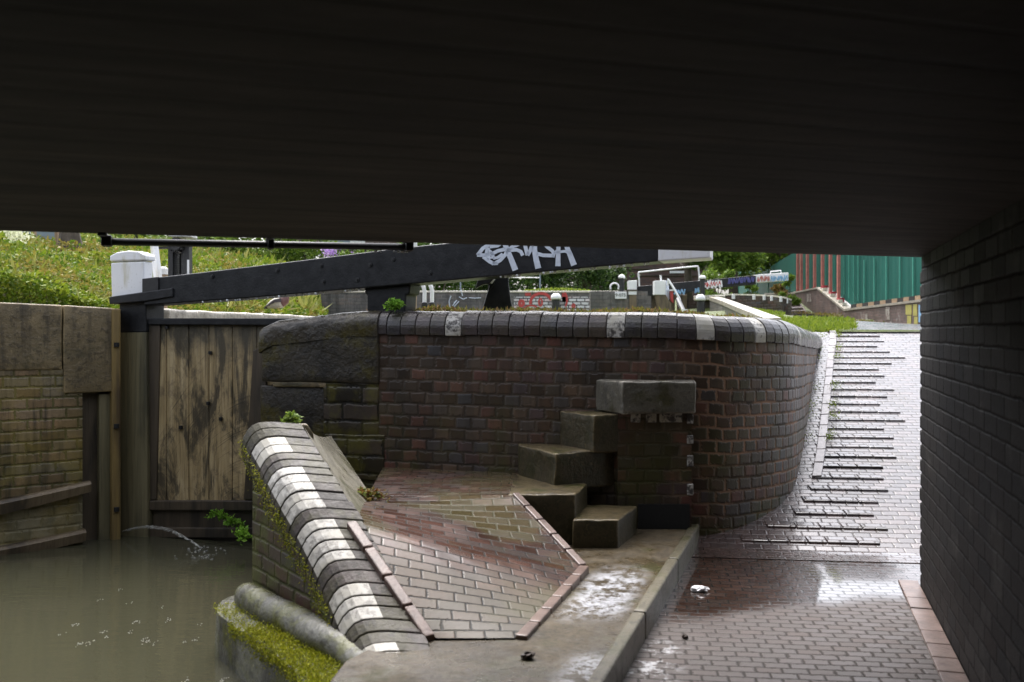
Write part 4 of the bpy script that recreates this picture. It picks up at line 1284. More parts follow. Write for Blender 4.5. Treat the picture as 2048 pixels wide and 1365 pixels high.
for k in range(7):
    L = random.uniform(.7, .95)
    mb.box((-3.33, y_ + L / 2, 1.655 + .006 * k), (.50, L - .01, .11))
    y_ += L
for k in range(14):
    L = 1.1
    mb.box((-3.36 - .03 * k, y_ + L / 2, 1.69), (.5, L - .01, .12))
    y_ += L
mb.build('lock_coping', M['lock_coping'], smooth=True, bevel=.02, rough=(2, .008, 4))
lc = bpy.data.objects['lock_coping']
tag(lc, 'pale stone coping along the far side of the lock behind the gate', 'coping')
mb = MB().prism([(-3.12, 8.5), (-3.12, 14), (-3.5, 28), (-4.2, 28), (-3.6, 8.5)], -.9, 1.60)
tag(mb.build('chamber_wall', M['wall']), 'brick side wall of the lock chamber below the pale coping', 'wall')

# ------------------------------------------------------------------ leaves
def leaves(name, pts, size, mat, parent=None, up=0.3, aspect=1.6, jitter=.5):
    """one mesh of small folded leaves at pts (N,3)"""
    n = len(pts)
    sz = size * (1 + jitter * (rng.random(n) * 2 - 1))
    d = rng.normal(size=(n, 3)); d[:, 2] = d[:, 2] * .7 + up
    d /= np.linalg.norm(d, axis=1)[:, None]
    q = rng.normal(size=(n, 3)); q -= (q * d).sum(1)[:, None] * d
    q /= np.linalg.norm(q, axis=1)[:, None]
    l = d * (sz * aspect)[:, None]; wv = q * (sz * .5)[:, None]
    nrm = np.cross(d, q) * (sz * .18)[:, None]
    P = np.asarray(pts, float)
    if parent is not None: P = P - np.array(parent_loc(parent))
    V = np.stack([P, P + l * .45 + wv + nrm, P + l, P + l * .45 - wv + nrm], 1).reshape(-1, 3)
    idx = np.arange(n)[:, None] * 4
    F = (idx + np.array([[0, 1, 2, 3]]))
    me = bpy.data.meshes.new(name)
    me.from_pydata(V.tolist(), [], F.tolist())
    me.materials.append(mat)
    o = bpy.data.objects.new(name, me); COL.objects.link(o)
    if parent is not None: o.parent = parent
    return o

# nettles and weeds on the left bank
pts = []
N_ = 0
while N_ < 110000:
    y = 8.2 + (rng.random() ** 1.5) * 30
    d = (rng.random() ** 1.3) * (1.2 + .55 * (y - 7))
    x = toe(y) - .12 - d
    if y < float(np.interp(x, [-14, -4.9, -3.3], [6.9, 7.15, 8.3])) + .6: continue
    if 10 < y < 15.4 and abs(1024 + FPX * x / y - 556) < 34: continue
    cl = mnoise.noise(Vector((x * 1.1, y * 1.1, 3.3))) * .5 + .5
    hmax = min(.08 + .40 * cl, .05 + d * .4) 
    pts.append((x, y, bankz(x, y) + rng.random() ** .7 * hmax)); N_ += 1
pts = np.array(pts)
tag(leaves('nettles', pts, .0032 * np.clip(pts[:, 1], 7, 22), M['bank_leaf']), 'bright green nettles and weeds covering the canal bank', 'weeds', kind='stuff')

P = []
while len(P) < 2600:
    k = rng.integers(len(pts)); x, y, z = pts[k]
    if mnoise.noise(Vector((x * .8, y * .8, 9.0))) < -.05 or (y < 15.4 and abs(1024 + FPX * x / y - 556) < 44): continue
    P.append((x, y, bankz(x, y) + rng.random() * .15))
P = np.array(P)
M['dry_grass'] = leaf_mat('dry_and_green_grass', [(.2, (.16, .20, .03)), (.5, (.24, .26, .06)), (.8, (.26, .25, .08)), (1, (.30, .20, .10))])
tag(leaves('grass', P, .0026 * np.clip(P[:, 1], 7, 22), M['dry_grass'], None, up=1.5, aspect=7.0), 'long pale grass and dry stems standing among the bank weeds', 'grass', kind='stuff')

def tree(name, label, cat, x, y, zb, h, r, n, leafsz, mat, group=None, squash=1.0, trunk=.12, crown0=.25):
    t = thing(name, (x, y, zb), label, cat, group)
    mb = MB()
    top_ = Vector((x + rng.normal() * .1 * r, y, zb + h * .8))
    base = Vector((x, y, zb - .2))
    mid = base.lerp(top_, .5) + Vector((rng.normal() * .1 * r, rng.normal() * .1, 0))
    mb.tube([base, base.lerp(mid, .5), mid, top_], [trunk, trunk * .85, trunk * .6, trunk * .2], 8)
    cl = []
    for k in range(int(9 + r * 5)):
        a = rng.random() * 2 * math.pi
        hh = lerp(crown0, 1.0, rng.random() ** .8)
        rad = r * math.sqrt(rng.random()) * (1 - .55 * abs(hh - .5) * 1.4)
        c = np.array((x + math.cos(a) * rad, y + math.sin(a) * rad * squash, zb + h * hh * .92))
        cl.append((c, r * rng.uniform(.22, .42)))
        if k < 9:
            st_ = base.lerp(top_, rng.uniform(.3, .7))
            mb.tube([st_, st_.lerp(Vector(c), .5) + Vector((0, 0, .1)), Vector(c)], [trunk * .4, trunk * .25, trunk * .08], 5)
    mb.build('trunk', M['bark'], t, smooth=True)
    P = []
    per = n // len(cl)
    for c, rc in cl:
        g = rng.normal(size=(per, 3)); g /= np.linalg.norm(g, axis=1)[:, None]
        P.append(c + g * (rc * rng.random((per, 1)) ** .45) * np.array([1.1, 1.0, .8]))
    leaves('crown', np.concatenate(P), leafsz, mat, t, up=.1)
    return t

bushes = [
    ('bush', 'dark rounded bush left of centre on the upper bank', -9.5, 24, 3.9, 2.4, 1.6, 4500, .07, 'tree_leaf'),
    ('bush', 'yellow green bush in front of the far trees, behind the beam', -6.6, 30, 3.6, 2.6, 1.7, 4500, .08, 'lime_leaf'),
    ('bush', 'mid green bush above the left part of the graffiti wall', -2.6, 32, 2.3, 2.3, 1.6, 5000, .075, 'tree_leaf'),
    ('bush', 'dark ivy bush above the middle of the graffiti wall', .9, 33, 2.2, 2.8, 1.7, 6000, .075, 'dark_leaf'),
    ('bush', 'dark bush beside the brick building, right of the ivy', 2.6, 34, 2.2, 2.6, 1.3, 4500, .075, 'dark_leaf'),
    ('hedge', 'long dark hedge mass behind the guard rail', -1.0, 38, 2.2, 2.6, 2.6, 9000, .09, 'dark_leaf'),
    ('hedge', 'leafy hedge left of the guard rail behind the wall', -5.0, 38, 2.4, 2.6, 2.6, 9000, .09, 'tree_leaf'),
    ('hedge', 'dark hedge in front of the brick building, beyond the ivy', 3.2, 40, 2.2, 2.4, 2.4, 8000, .09, 'dark_leaf'),
    ('hedge', 'green hedge on the slope below the pale board fence', -9.5, 31, 3.0, 2.2, 2.6, 9000, .085, 'lime_leaf'),
    ('bush', 'leafy light green bush left of the iron pedestal', -5.0, 29.6, 2.3, 1.9, 1.3, 3500, .07, 'lime_leaf'),
]
for nm, lb_, x, y, zb, h, r_, n, ls, mt in bushes:
    tree(nm, lb_, 'bush', x, y, zb, h, r_, n, ls, M[mt], 'bushes beyond the lock', trunk=.05, crown0=.1)
trees = [
    ('broad dark tree behind the pale board fence', -9.5, 52, 3.5, 9, 4.5, 9000, .17, 'dark_leaf'),
    ('broad tree far behind the iron pedestal', -2.0, 56, 3, 9, 4.5, 9000, .17, 'tree_leaf'),
    ('dark tree left of the brick building, beyond the ivy', 4.0, 58, 3, 9, 4.5, 9000, .17, 'dark_leaf'),
    ('tree behind the far green hoarding beside the brick building', 18.6, 76, 4, 9, 4.5, 9000, .2, 'lime_leaf'),
    ('tree rising right behind the brick building', 11.5, 58, 3, 10, 4.0, 9000, .17, 'lime_leaf'),
    ('tall dense tree at the far left behind the bank', -22, 40, 5.0, 9, 4.0, 9000, .16, 'tree_leaf'),
    ('tall tree behind the bank between the far left tree and the middle', -13, 44, 5.0, 10, 4.2, 9000, .16, 'lime_leaf'),
    ('tall tree behind the bank just left of the middle', -5.5, 48, 4.0, 10, 4.0, 9000, .16, 'tree_leaf'),
    ('tall tree directly behind the graffiti wall and ivy', 1.0, 50, 3.0, 10, 4.0, 9000, .16, 'dark_leaf'),
    ('bright leafy tree between the brick building and the green hoarding', 9.1, 39, 2.6, 6.5, 1.7, 9000, .11, 'lime_leaf'),
    ('darker leafy tree just behind the bright one beside the brick building', 8.2, 44, 2.6, 7, 2.0, 7000, .12, 'tree_leaf'),
    ('tree showing over the dip in the green hoarding', 15.2, 52, 3.0, 8, 2.6, 8000, .13, 'lime_leaf'),
]
for lb_, x, y, zb, h, r_, n, ls, mt in trees:
    tree('tree', lb_, 'tree', x, y, zb, h, r_, n, ls, M[mt], 'trees behind the lock', trunk=.22)
tree('bush', 'orange tinted shrub in front of the green hoarding', 'bush', gx(1565, 36), 36, 2.3, 1.35, .42, 2200, .05, M['orange_leaf'], None, trunk=.03, crown0=.1)
tree('bush', 'light green shrub beside the orange one, next to the red posts', 'bush', gx(1580, 34), 34, 2.1, 1.5, .38, 2200, .05, M['lime_leaf'], None, trunk=.03, crown0=.1)
tree('bush', 'small bright shrub at the foot of the hoarding left of the orange shrub', 'bush', gx(1504, 36), 36, 2.5, .95, .4, 1800, .05, M['lime_leaf'], None, trunk=.03, crown0=.1)
tree('bush', 'bright leafy bush low behind the far black beam', 'bush', gx(1440, 34), 34, 2.3, 1.6, .8, 3500, .06, M['lime_leaf'], None, trunk=.03, crown0=.05)

# grass at the far lockside and by the crest of the ramp
def grass(name, label, region, n, size, mat, hgt, kind='stuff'):
    P = []
    while len(P) < n:
        x, y = region()
        P.append((x, y, H(x, y) - .01 + rng.random() * hgt * .4))
    o = leaves(name, P, size, mat, None, up=1.6, aspect=4.0)
    return tag(o, label, 'grass', kind=kind)
def reg1():
    y = rng.uniform(13.0, 27.5); t_ = rng.random()
    xl = np.interp(y, [13, 14, 18, 24, 27.5], [3.4, 3.75, 4.5, 5.4, 5.9]); xr = np.interp(y, [13, 14, 18, 24, 27.5], [4.2, 4.6, 5.1, 6.9, 7.8])
    return lerp(xl, xr, t_), y
grass('grass', 'bright green grass strip between the pale coping and the far curved wall', reg1, 9000, .018, M['grass_leaf'], .05)
def reg2():
    y = rng.uniform(11.9, 17.5)
    xl = np.interp(y, [11.9, 14, 17.5], [3.75, 4.0, 5.2]); xr = np.interp(y, [11.9, 13, 17.5], [4.05, 4.7, 6.3])
    return lerp(xl, xr, rng.random()), y
grass('grass', 'short bright grass at the crest of the ramp behind the coping end', reg2, 7000, .015, M['grass_leaf'], .10)
def reg3():
    s0 = rng.random() * (WS[-1] - 2.2)
    x, y = np.interp(s0, WS, WP[:, 0]), np.interp(s0, WS, WP[:, 1])
    ox, oy = np.interp(s0, WS, outn[:, 0]), np.interp(s0, WS, outn[:, 1])
    d = -rng.uniform(.27, .62)
    return x + ox * d, y + oy * d
P = []
while len(P) < 9000:
    x, y = reg3()
    cl = mnoise.noise(Vector((x * 2.6, y * 2.6, 1.0))) * .5 + .5
    if rng.random() > cl ** 1.7 * 1.6: continue
    P.append((x, y, wall_top(x, y) - .015 + rng.random() * .045 * cl))
tag(leaves('weeds', P, .015, M['weed_leaf'], None, up=.9, aspect=2.6), 'low yellow green weeds and moss growing along the coping top', 'weeds', kind='stuff')

# ------------------------------------------------------------------ far features on the second lock
fw = thing('lock_wall', (-1, 28, 1.6), 'low grey brick wall beyond the lock painted with red and white graffiti', 'wall')
fx0, fx1 = gx(640, 28), gx(1318, 28)
MB().box(((fx0 + fx1) / 2, 28.2, 2.06), (fx1 - fx0, .4, 1.22)).build('wall_body', M['far_brick'], fw)
MB().box(((fx0 + fx1) / 2, 28.2, 2.695), (fx1 - fx0, .46, .05)).build('coping', M['lock_coping'], fw, bevel=.01)
def fpatch(px0, py0, px1, py1, mat, name='graffiti', y=27.992):
    a, b = at(px0, py0, y), at(px1, py1, y)
    MB().box(((a.x + b.x) / 2, y, (a.z + b.z) / 2), (b.x - a.x, .012, a.z - b.z)).build(name, mat, fw)
fpatch(1028, 594, 1205, 630, M['white_brick'])
def ringpix(cx, cy, rx, ry, wd, a0, a1, mat, par, y, n=18, name='graffiti', yth=.01):
    mb = MB()
    for k in range(n):
        t0, t1 = lerp(a0, a1, k / n), lerp(a0, a1, (k + 1) / n)
        quad = [(cx + rx * math.cos(t0), cy - ry * math.sin(t0)), (cx + rx * math.cos(t1), cy - ry * math.sin(t1)),
                (cx + (rx - wd) * math.cos(t1), cy - (ry - wd) * math.sin(t1)), (cx + (rx - wd) * math.cos(t0), cy - (ry - wd) * math.sin(t0))]
        mb.slab([at(p[0], p[1], y) for p in quad], (0, yth, 0))
    return mb.build(name, mat, par)
ringpix(1082, 606, 24, 22, 6, .3, 3.3, M['spray_red'], fw, 27.97)
ringpix(1081, 605, 5, 9, 3.5, 0, 6.28, M['spray_red'], fw, 27.97)
ringpix(1043, 607, 7, 8, 6, 0, 6.28, M['spray_red'], fw, 27.97)
ringpix(1062, 620, 16, 10, 3, .2, 2.9, M['spray_red'], fw, 27.97)
ringpix(1128, 600, 8, 16, 4, -1.2, 1.5, M['spray_red'], fw, 27.97)
ringpix(1196, 618, 5, 5, 4.5, 0, 6.28, M['spray_red'], fw, 27.97)
ringpix(1147, 612, 4, 5, 3.5, 0, 6.28, M['spray_red'], fw, 27.97)
fpatch(1050, 585, 1062, 592, M['spray_red']); fpatch(1124, 586, 1132, 604, M['spray_red'])
# thin white scribble on the left stretch
mb = MB()
for pts_ in ([(902, 592), (898, 603), (900, 618)], [(905, 612), (914, 601), (908, 606)], [(908, 614), (918, 603)], [(918, 594), (926, 599), (934, 596)], [(938, 596), (950, 597), (962, 596)], [(922, 580), (925, 592)]):
    for a, b in zip(pts_, pts_[1:]):
        mb.tube([at(*a, 27.98), at(*b, 27.98)], .014, 5)
mb.build('graffiti', M['spray'], fw)
leaves('moss', [(gx(px, 28.2) , 28.1 + .2 * rng.random(), 2.72 + .09 * rng.random() * math.exp(-((px - 1115) / 45) ** 2)) for px in rng.uniform(1050, 1180, 900)], .025, M['grass_leaf'], fw, up=1.0, aspect=2)
# thin rail over the far wall
t = thing('guard_rail', (gx(1080, 29), 29, 2.6), 'thin grey guard rail above the graffiti wall', 'rail')
MB().tube([at(880, 553.5, 29), at(1081, 556, 29)], .018, 6).build('rail', M['white_old'], t)
MB().tube([at(1080, 548, 29), at(1080, 600, 29)], .022, 6).build('post', M['grey_fence'], t)
MB().tube([at(921, 553, 29), at(921, 600, 29)], .022, 6).build('post', M['grey_fence'], t)

def bollard(px, y, ytop, ybot, wpx, label, dome=.35, zb=None, grp='black iron bollards with white tops'):
    r = wpx / FPX * y / 2
    p = at(px, ytop, y); q = at(px, ybot, y)
    zb = zb if zb is not None else H(p.x, y)
    t = thing('bollard', (p.x, y, zb), label, 'bollard', grp)
    hd = (p.z - q.z)
    MB().lathe((p.x, y, 0), [(r * .85, zb - .05), (r * .72, zb + .1), (r * .72, q.z - .03), (r * .95, q.z - .005)], 14).build('stem', M['black_iron'], t, smooth=False)
    MB().lathe((p.x, y, 0), [(r, q.z - .003), (r, q.z + hd * .35), (r * .85, q.z + hd * .7), (r * .5, q.z + hd * .95), (.001, p.z)], 14).build('head', M['white'], t, smooth=True)
bollard(1243.5, 26.3, 549.5, 557, 14, 'tall black bollard with white dome left of the far gate', zb=2.6)
bollard(1112, 24, 587, 599, 21, 'stout black bollard with white top before the graffiti wall', zb=1.6)
bollard(1405, 24, 551, 558, 14, 'white domed bollard behind the far black beam', zb=1.9)
bollard(1401, 20, 589, 601, 20, 'wide white capped bollard below the far beam near the pale coping', zb=1.6)

# sign with numbers
t = thing('number_sign', (gx(1241, 26), 26, 2.1), 'small white plate numbered in black on the far lock wall', 'sign')
a, b = at(1230, 584, 26), at(1253, 598, 26)
MB().box(((a.x + b.x) / 2, 26, (a.z + b.z) / 2), (b.x - a.x, .03, a.z - b.z)).build('plate', M['white'], t, bevel=.004)
cu = bpy.data.curves.new('lettering', 'FONT'); cu.body = "9-075"; cu.size = .125; cu.extrude = .003; cu.align_x = 'CENTER'
o_ = bpy.data.objects.new('tmp', cu); COL.objects.link(o_)
bpy.context.view_layer.update()
me_ = bpy.data.meshes.new_from_object(o_.evaluated_get(bpy.context.evaluated_depsgraph_get()))
bpy.data.objects.remove(o_)
o = bpy.data.objects.new('lettering', me_); COL.objects.link(o); o.parent = t
o.rotation_euler = (R(90), 0, 0)
o.location = (0, -.02, (a.z + b.z) / 2 - 2.1 - .035)
o.data.materials.clear(); o.data.materials.append(M['black'])
mb = MB().prism([(gx(1376, 26.0), 26.05), (gx(1426, 25.6), 25.65), (gx(1426, 25.6), 26.3), (gx(1376, 26.0), 26.5)], 1.3, 2.42)
tag(mb.build('lock_side_wall', M['wall']), 'dark brick wall end between the far gate and the pale stone block', 'wall')
# grey lock side wall between sign and gate
mb = MB().prism([(gx(1180, 26.3), 26.06), (gx(1300, 26.3), 26.06), (gx(1300, 26.3), 26.5), (gx(1180, 26.3), 26.5)], 1.3, 2.63)
tag(mb.build('lock_side_wall', M['far_brick']), 'grey brick wall end carrying the numbered plate', 'wall')
t = thing('hand_loop', (gx(1229, 27), 27, 2.5), 'small white hoop hand rail left of the tall black bollard', 'hand rail')
Q = [at(1229 + 8.5 * math.cos(a), 575 - 8 * math.sin(a), 27) for a in np.linspace(-.6, math.pi + .6, 16)]
MB().tube(Q, .024, 8).build('bar', M['white'], t, smooth=True)

# far gate
fg = thing('lock_gate', (gx(1270, 26), 26, 1.6), 'second lock gate in the distance with black beam, white graffitied end and white cap', 'lock gate')
def fs(name, pix, y, th, mat, par=None, **kw):
    yy = y if hasattr(y, '__len__') else [y] * len(pix)
    return MB().slab([at(p[0], p[1], q) for p, q in zip(pix, yy)][::-1], (0, th, 0)).build(name, mat, par or fg, **kw)
def by(px): return lerp(26.2, 24.2, (px - 1275) / 300)
bb = [(1274, 573), (1400, 561.5), (1512, 551), (1512, 569), (1400, 580), (1350, 591), (1274, 592)]
fbeam = fs('balance_beam', bb, [by(p[0]) for p in bb], .28, M['black'], bevel=.01)
be = [(1512, 550), (1577, 545.5), (1577, 561.5), (1512, 566)]
fs('beam_end', be, [by(p[0]) - .004 for p in be], .29, M['white'], bevel=.01)
hp = [at(1541, 548, by(1541) + .1), at(1541, 543.5, by(1541) + .1), at(1562, 541.5, by(1562) + .1), at(1562, 546, by(1562) + .1)]
MB().tube(hp, .016, 6).build('handle', M['white'], fg)
fs('mitre_post', [(1259, 590), (1273, 590), (1274, 640), (1259, 640)], 26, .3, M['rail_wood'], bevel=.01)
fs('post_cap', [(1257, 562), (1274, 561), (1273.5, 590), (1257.5, 590)], 25.98, .34, M['white'], bevel=.01)
fs('cap_band', [(1256.6, 579.5), (1274, 579.5), (1274, 582.5), (1256.6, 582.5)], 25.96, .37, M['dark_wood'])
fs('plank_panel', [(1274, 590), (1350, 590), (1350, 640), (1274, 640)], 26.35, .1, M['planks'], bevel=.01)
fs('heel_post', [(1357, 590), (1374, 590), (1374, 640), (1357, 640)], 26.0, .3, M['rail_wood'], bevel=.01)
# graffiti on the far beam
def scrib(mb, x0, x1, y0, y1, n, r, seed):
    rg = random.Random(seed)
    pts = []
    for k in range(n):
        x = lerp(x0, x1, k / (n - 1)) + rg.uniform(-1.5, 1.5)
        y = (y0 if k % 2 else y1) + rg.uniform(-1.2, 1.2) - (x - x0) * .075
        pts.append((x, y))
    for a, b in zip(pts, pts[1:]):
        mb.tube([at(a[0], a[1], by(a[0]) - .012), at(b[0], b[1], by(b[0]) - .012)], r, 4)
mb = MB(); scrib(mb, 1402, 1444, 563.5, 577, 17, .026, 3); scrib(mb, 1408, 1440, 567, 579, 9, .022, 4); o = mb.build('graffiti', M['white'], fg)
mb = MB(); scrib(mb, 1408, 1442, 566, 574, 13, .028, 5); o = mb.build('graffiti', M['spray_red'], fg)
mb = MB(); scrib(mb, 1456, 1508, 558, 568, 22, .020, 6); mb.build('graffiti', M['spray_blue'], fg)
mb = MB(); scrib(mb, 1349, 1371, 581, 590, 8, .022, 7); scrib(mb, 1391, 1397, 577, 586, 5, .022, 8); mb.build('graffiti', M['spray_sky'], fg)
mb = MB(); scrib(mb, 1515, 1540, 554, 564, 13, .014, 9); mb.build('graffiti', M['red_steel'], fg)
mb = MB(); scrib(mb, 1541, 1575, 553.5, 563.5, 17, .014, 10); mb.build('graffiti', M['spray_sky'], fg)

# far paddle stand
ps = thing('paddle_gear', (gx(1325, 25), 25, 1.6), 'distant paddle stand with white box top on a leaning brown post', 'paddle gear')
fs('box', [(1309, 562), (1332, 561), (1331, 590), (1309, 590)], 25.0, .3, M['white'], ps, bevel=.01)
MB().add([at(1332, 561, 25), at(1338, 565, 25.4), at(1338, 602, 25.4), at(1331, 590, 25)], [(0, 1, 2, 3)]).build('box_side', M['spray'], ps)
fs('post', [(1313, 590), (1332, 590), (1342, 608), (1345, 640), (1322, 640)], 25.02, .3, M['rail_wood'], ps, bevel=.01)
MB().tube([at(1322, 562, 25.1), at(1321, 551, 25.1)], .025, 8).build('spindle', M['white'], ps)
MB().tube([at(1336, 559, 24.9), at(1347, 576, 24.8), at(1360, 600, 24.7)], .028, 8).build('strut', M['white_old'], ps)
MB().tube([at(1336, 557.5, 24.9), at(1335.5, 572, 24.9)], .022, 8).build('lever', M['white'], ps)
fs('red_panel', [(1340, 582), (1346, 582), (1347, 607), (1342, 603)], 25.2, .1, M['spray_red'], ps)
fs('cap', [(1339, 579.5), (1347, 579), (1347, 582), (1339, 582.5)], 25.15, .15, M['white'], ps)
fs('foot', [(1366, 619), (1377, 619), (1377, 627), (1368, 628)], 18.0, .25, M['white'], ps)
MB().tube([at(1356, 600, 19.5), at(1368, 626, 18.2)], .05, 8).build('brace', M['black_iron'], ps)

# white rail frame
t = thing('white_rail', (gx(1335, 27.5), 27.5, 2.4), 'white tubular rail frame above the far gate walkway', 'rail')
Q, _ = spline([tuple(at(1280, 600, 27.5)), tuple(at(1278, 560, 27.5)), tuple(at(1276.5, 549, 27.5)), tuple(at(1278, 545.5, 27.5)), tuple(at(1283, 544.5, 27.45)), tuple(at(1340, 538.5, 27)), tuple(at(1390, 533.5, 26.6)), tuple(at(1395.5, 534, 26.6)), tuple(at(1397, 538, 26.6)), tuple(at(1400, 575, 26.6))], 60)
MB().tube([tuple(p) for p in Q], .024, 8).build('tube', M['white'], t, smooth=True)

# brick building
bl = thing('brick_building', (7, 50, 2.5), 'dark brown brick building far behind the second lock gate', 'building')
x0, x1 = gx(1163, 50), gx(1432, 50)
MB().box(((x0 + x1) / 2, 53, 6.0), (x1 - x0, 6, 9)).build('wall', M['building'], bl)
def bp(name, px0, py0, px1, py1, mat, th=.1):
    a, b = at(px0, py0, 49.97), at(px1, py1, 49.97)
    MB().box(((a.x + b.x) / 2, 49.96, (a.z + b.z) / 2), (b.x - a.x, th, a.z - b.z)).build(name, mat, bl, bevel=.01)
bp('red_sign', 1239, 527, 1266, 534, M['spray_red'])
bp('sign_board', 1339, 542.5, 1368, 547, M['white_old'])
bp('string_course', 1163, 537, 1432, 539, M['dark_wood'], .12)
bp('lintel', 1280, 551, 1395, 552.5, M['dark_wood'], .12)
bp('pilaster', 1408, 515, 1420, 600, M['retaining'], .14)

# far curved wing wall with white marks
cw = thing('lock_wall', (7, 27, 2.0), 'far curved dark brick wall with small white painted blocks on its rim', 'wall')
cpx = [(1428, 592, 600, 30.0), (1460, 589.5, 606, 29.6), (1500, 590, 615, 29.0), (1540, 592, 622, 28.2), (1566, 595, 626, 27.6), (1578, 599, 627, 27.8), (1583, 600, 622, 29.0)]
tops, _ = spline([tuple(at(a, b, d)) for a, b, c, d in cpx], 40)
mb = MB().grid(lambda a, b: tuple(Vector(tops[int(a * 39)]) * 1 + Vector((0, 0, -lerp(.9, 0, b)))), 39, 4, 0, lambda a, b, p: (p[0] * 1.1, p[2]))
back = tops + np.array([-.1, .45, 0])
mb.grid(lambda a, b: tuple(lerp(tops[int(a * 39)], back[int(a * 39)], b)), 39, 1)
mb.build('wall_face', M['wall'], cw)
mb = MB()
for i in range(39):
    a, b = Vector(tops[i]), Vector(tops[i + 1])
    mb.slab([a + Vector((0, -.03, .02)), b + Vector((0, -.03, .02)), b + Vector((0, .4, .02)), a + Vector((0, .4, .02))], (0, 0, -.045))
mb.build('coping', M['lock_coping'], cw)
for px in (1465, 1508, 1528, 1542, 1563, 1575):
    i = int(np.argmin(np.abs(1024 + FPX * tops[:, 0] / tops[:, 1] - px)))
    p = tops[i]
    MB().box((p[0], p[1] - .03, p[2] - .07), ((.07 if px > 1550 else .09) if px < 1570 else .03, .06, .15)).build('painted_block', M['white'], cw)
# pale sloping coping and its grey wall
sw = thing('lock_wall', (3.4, 18, 1.6), 'grey wall with pale sloping stone coping running down beside the grass', 'wall')
cp = [(1418, 594, 25.0), (1440, 601, 22.6), (1470, 613, 19.0), (1500, 625, 16.2), (1530, 637, 14.2)]
CP, _ = spline([tuple(at(*p)) for p in cp], 24)
mb = MB()
for i in range(23):
    a, b = Vector(CP[i]), Vector(CP[i + 1])
    wv = Vector((.26, .06, .01))
    mb.slab([a, a + wv, b + wv, b], (0, 0, -.10))
mb.build('coping', M['lock_coping'], sw, bevel=.008)
mb = MB().grid(lambda a, b: tuple(Vector(CP[int(a * 23)]) + Vector((.02, 0, -.09 - lerp(1.0, 0, b)))), 23, 3, 0, lambda a, b, p: (p[1], p[2]))
mb.build('wall_face', M['far_brick'], sw)
tag(MB().box((gx(1420, 25.5), 25.6, at(0, 596, 25.5).z), (.75, .5, .13)).build('stone_block', M['lock_coping'], bevel=.02), 'pale stone block at the top of the sloping coping', 'stone')

# paths: crest and the second ramp
def path_sheet(fn, na, nb):
    mb = MB(); mb.grid(fn, na, nb); return mb
def crest(a, b):
    y = lerp(11.2, 30, b)
    xl = np.interp(y, [11.85, 13, 17.5, 24, 30], [3.85, 4.6, 6.2, 7.9, 9.3]); xr = np.interp(y, [11.8, 24, 30], [9.5, 10.4, 10.75])
    x = lerp(xl, xr, a)
    y = max(y, (RC - .119 * x) / .993 - .01)
    return (x, y, max(1.494, H(x, y) + .012))
tag(path_sheet(crest, 16, 40).build('path', M['ramp'], smooth=True), kind='structure')
def ramp2(a, b):
    y = lerp(22, 42, b)
    xl = np.interp(y, [22, 27, 34, 42], [6.6, 8.15, 9.6, 11.0]); xr = np.interp(y, [22, 30, 34, 42], [7.8, 9.6, 10.9, 12.0])
    x = lerp(xl, xr, a)
    return (x, y, H(x, y) + .024)
upper_ramp = path_sheet(ramp2, 10, 40).build('upper_ramp', M['wet_path'], smooth=True)
tag(upper_ramp, kind='structure')
mb = MB()
for k in range(26):
    y = 26 + k * .55
    x0, x1 = ramp2(.25, (y - 22) / 20)[0], ramp2(.92, (y - 22) / 20)[0]
    for j in range(5):
        xa, xb = lerp(x0, x1, j / 5), lerp(x0, x1, (j + 1) / 5)
        mb.box(((xa + xb) / 2, y, H((xa + xb) / 2, y) + .04), (xb - xa, .12, .07))
mb.build('ramp_ribs', M['dark_wood'], upper_ramp)
P = []
while len(P) < 2500:
    y = rng.uniform(24, 36); x = float(np.interp(y, [24, 30, 36], [9.3, 10.3, 11.0])) + rng.normal() * .22
    P.append((x, y, H(x, y) + rng.random() * .06))
tag(leaves('weeds', P, .03, M['weed_leaf'], None, up=1.0, aspect=2.5), 'rusty weeds at the foot of the brown retaining wall', 'weeds', kind='stuff')

# retaining wall
rw = thing('retaining_wall', (10.6, 26, 1.6), 'brown brick retaining wall with pale coping rising in a kink below the green hoarding', 'wall')
RW = [(gx(2010, 19.5), 19.5, 2.35), (gx(1843, 24.3), 24.3, 1.5 + 61 * 24.3 / FPX), (gx(1690, 31), 31, 1.5 + 43 * 31 / FPX), (gx(1635, 35), 35, 1.5 + 87 * 35 / FPX), (gx(1585, 41), 41, 1.5 + 77 * 41 / FPX), (gx(1530, 52), 52, 1.5 + 76 * 52 / FPX)]
S_ = 0; V, U, F = [], [], []
segs = []
for (a, b) in zip(RW, RW[1:]):
    for k in range(8):
        segs.append([lerp(a[i], b[i], k / 8) for i in range(3)])
segs.append(list(RW[-1]))
for i, p in enumerate(segs):
    if i: S_ += math.hypot(p[0] - segs[i - 1][0], p[1] - segs[i - 1][1])
    for z in (.9, p[2]):
        V.append((p[0], p[1], z)); U.append((S_, z))
F = [(2 * i + 2, 2 * i, 2 * i + 1, 2 * i + 3) for i in range(len(segs) - 1)]
MB().add(V, F, 0, U).build('wall_face', M['retaining'], rw)
mb = MB()
for a, b in zip(RW, RW[1:]):
    a, b = Vector(a), Vector(b)
    mb.slab([a + Vector((-.04, 0, .06)), b + Vector((-.04, 0, .06)), b + Vector((.4, .05, .06)), a + Vector((.4, .05, .06))], (0, 0, -.065))
mb.build('coping', M['lock_coping'], rw)
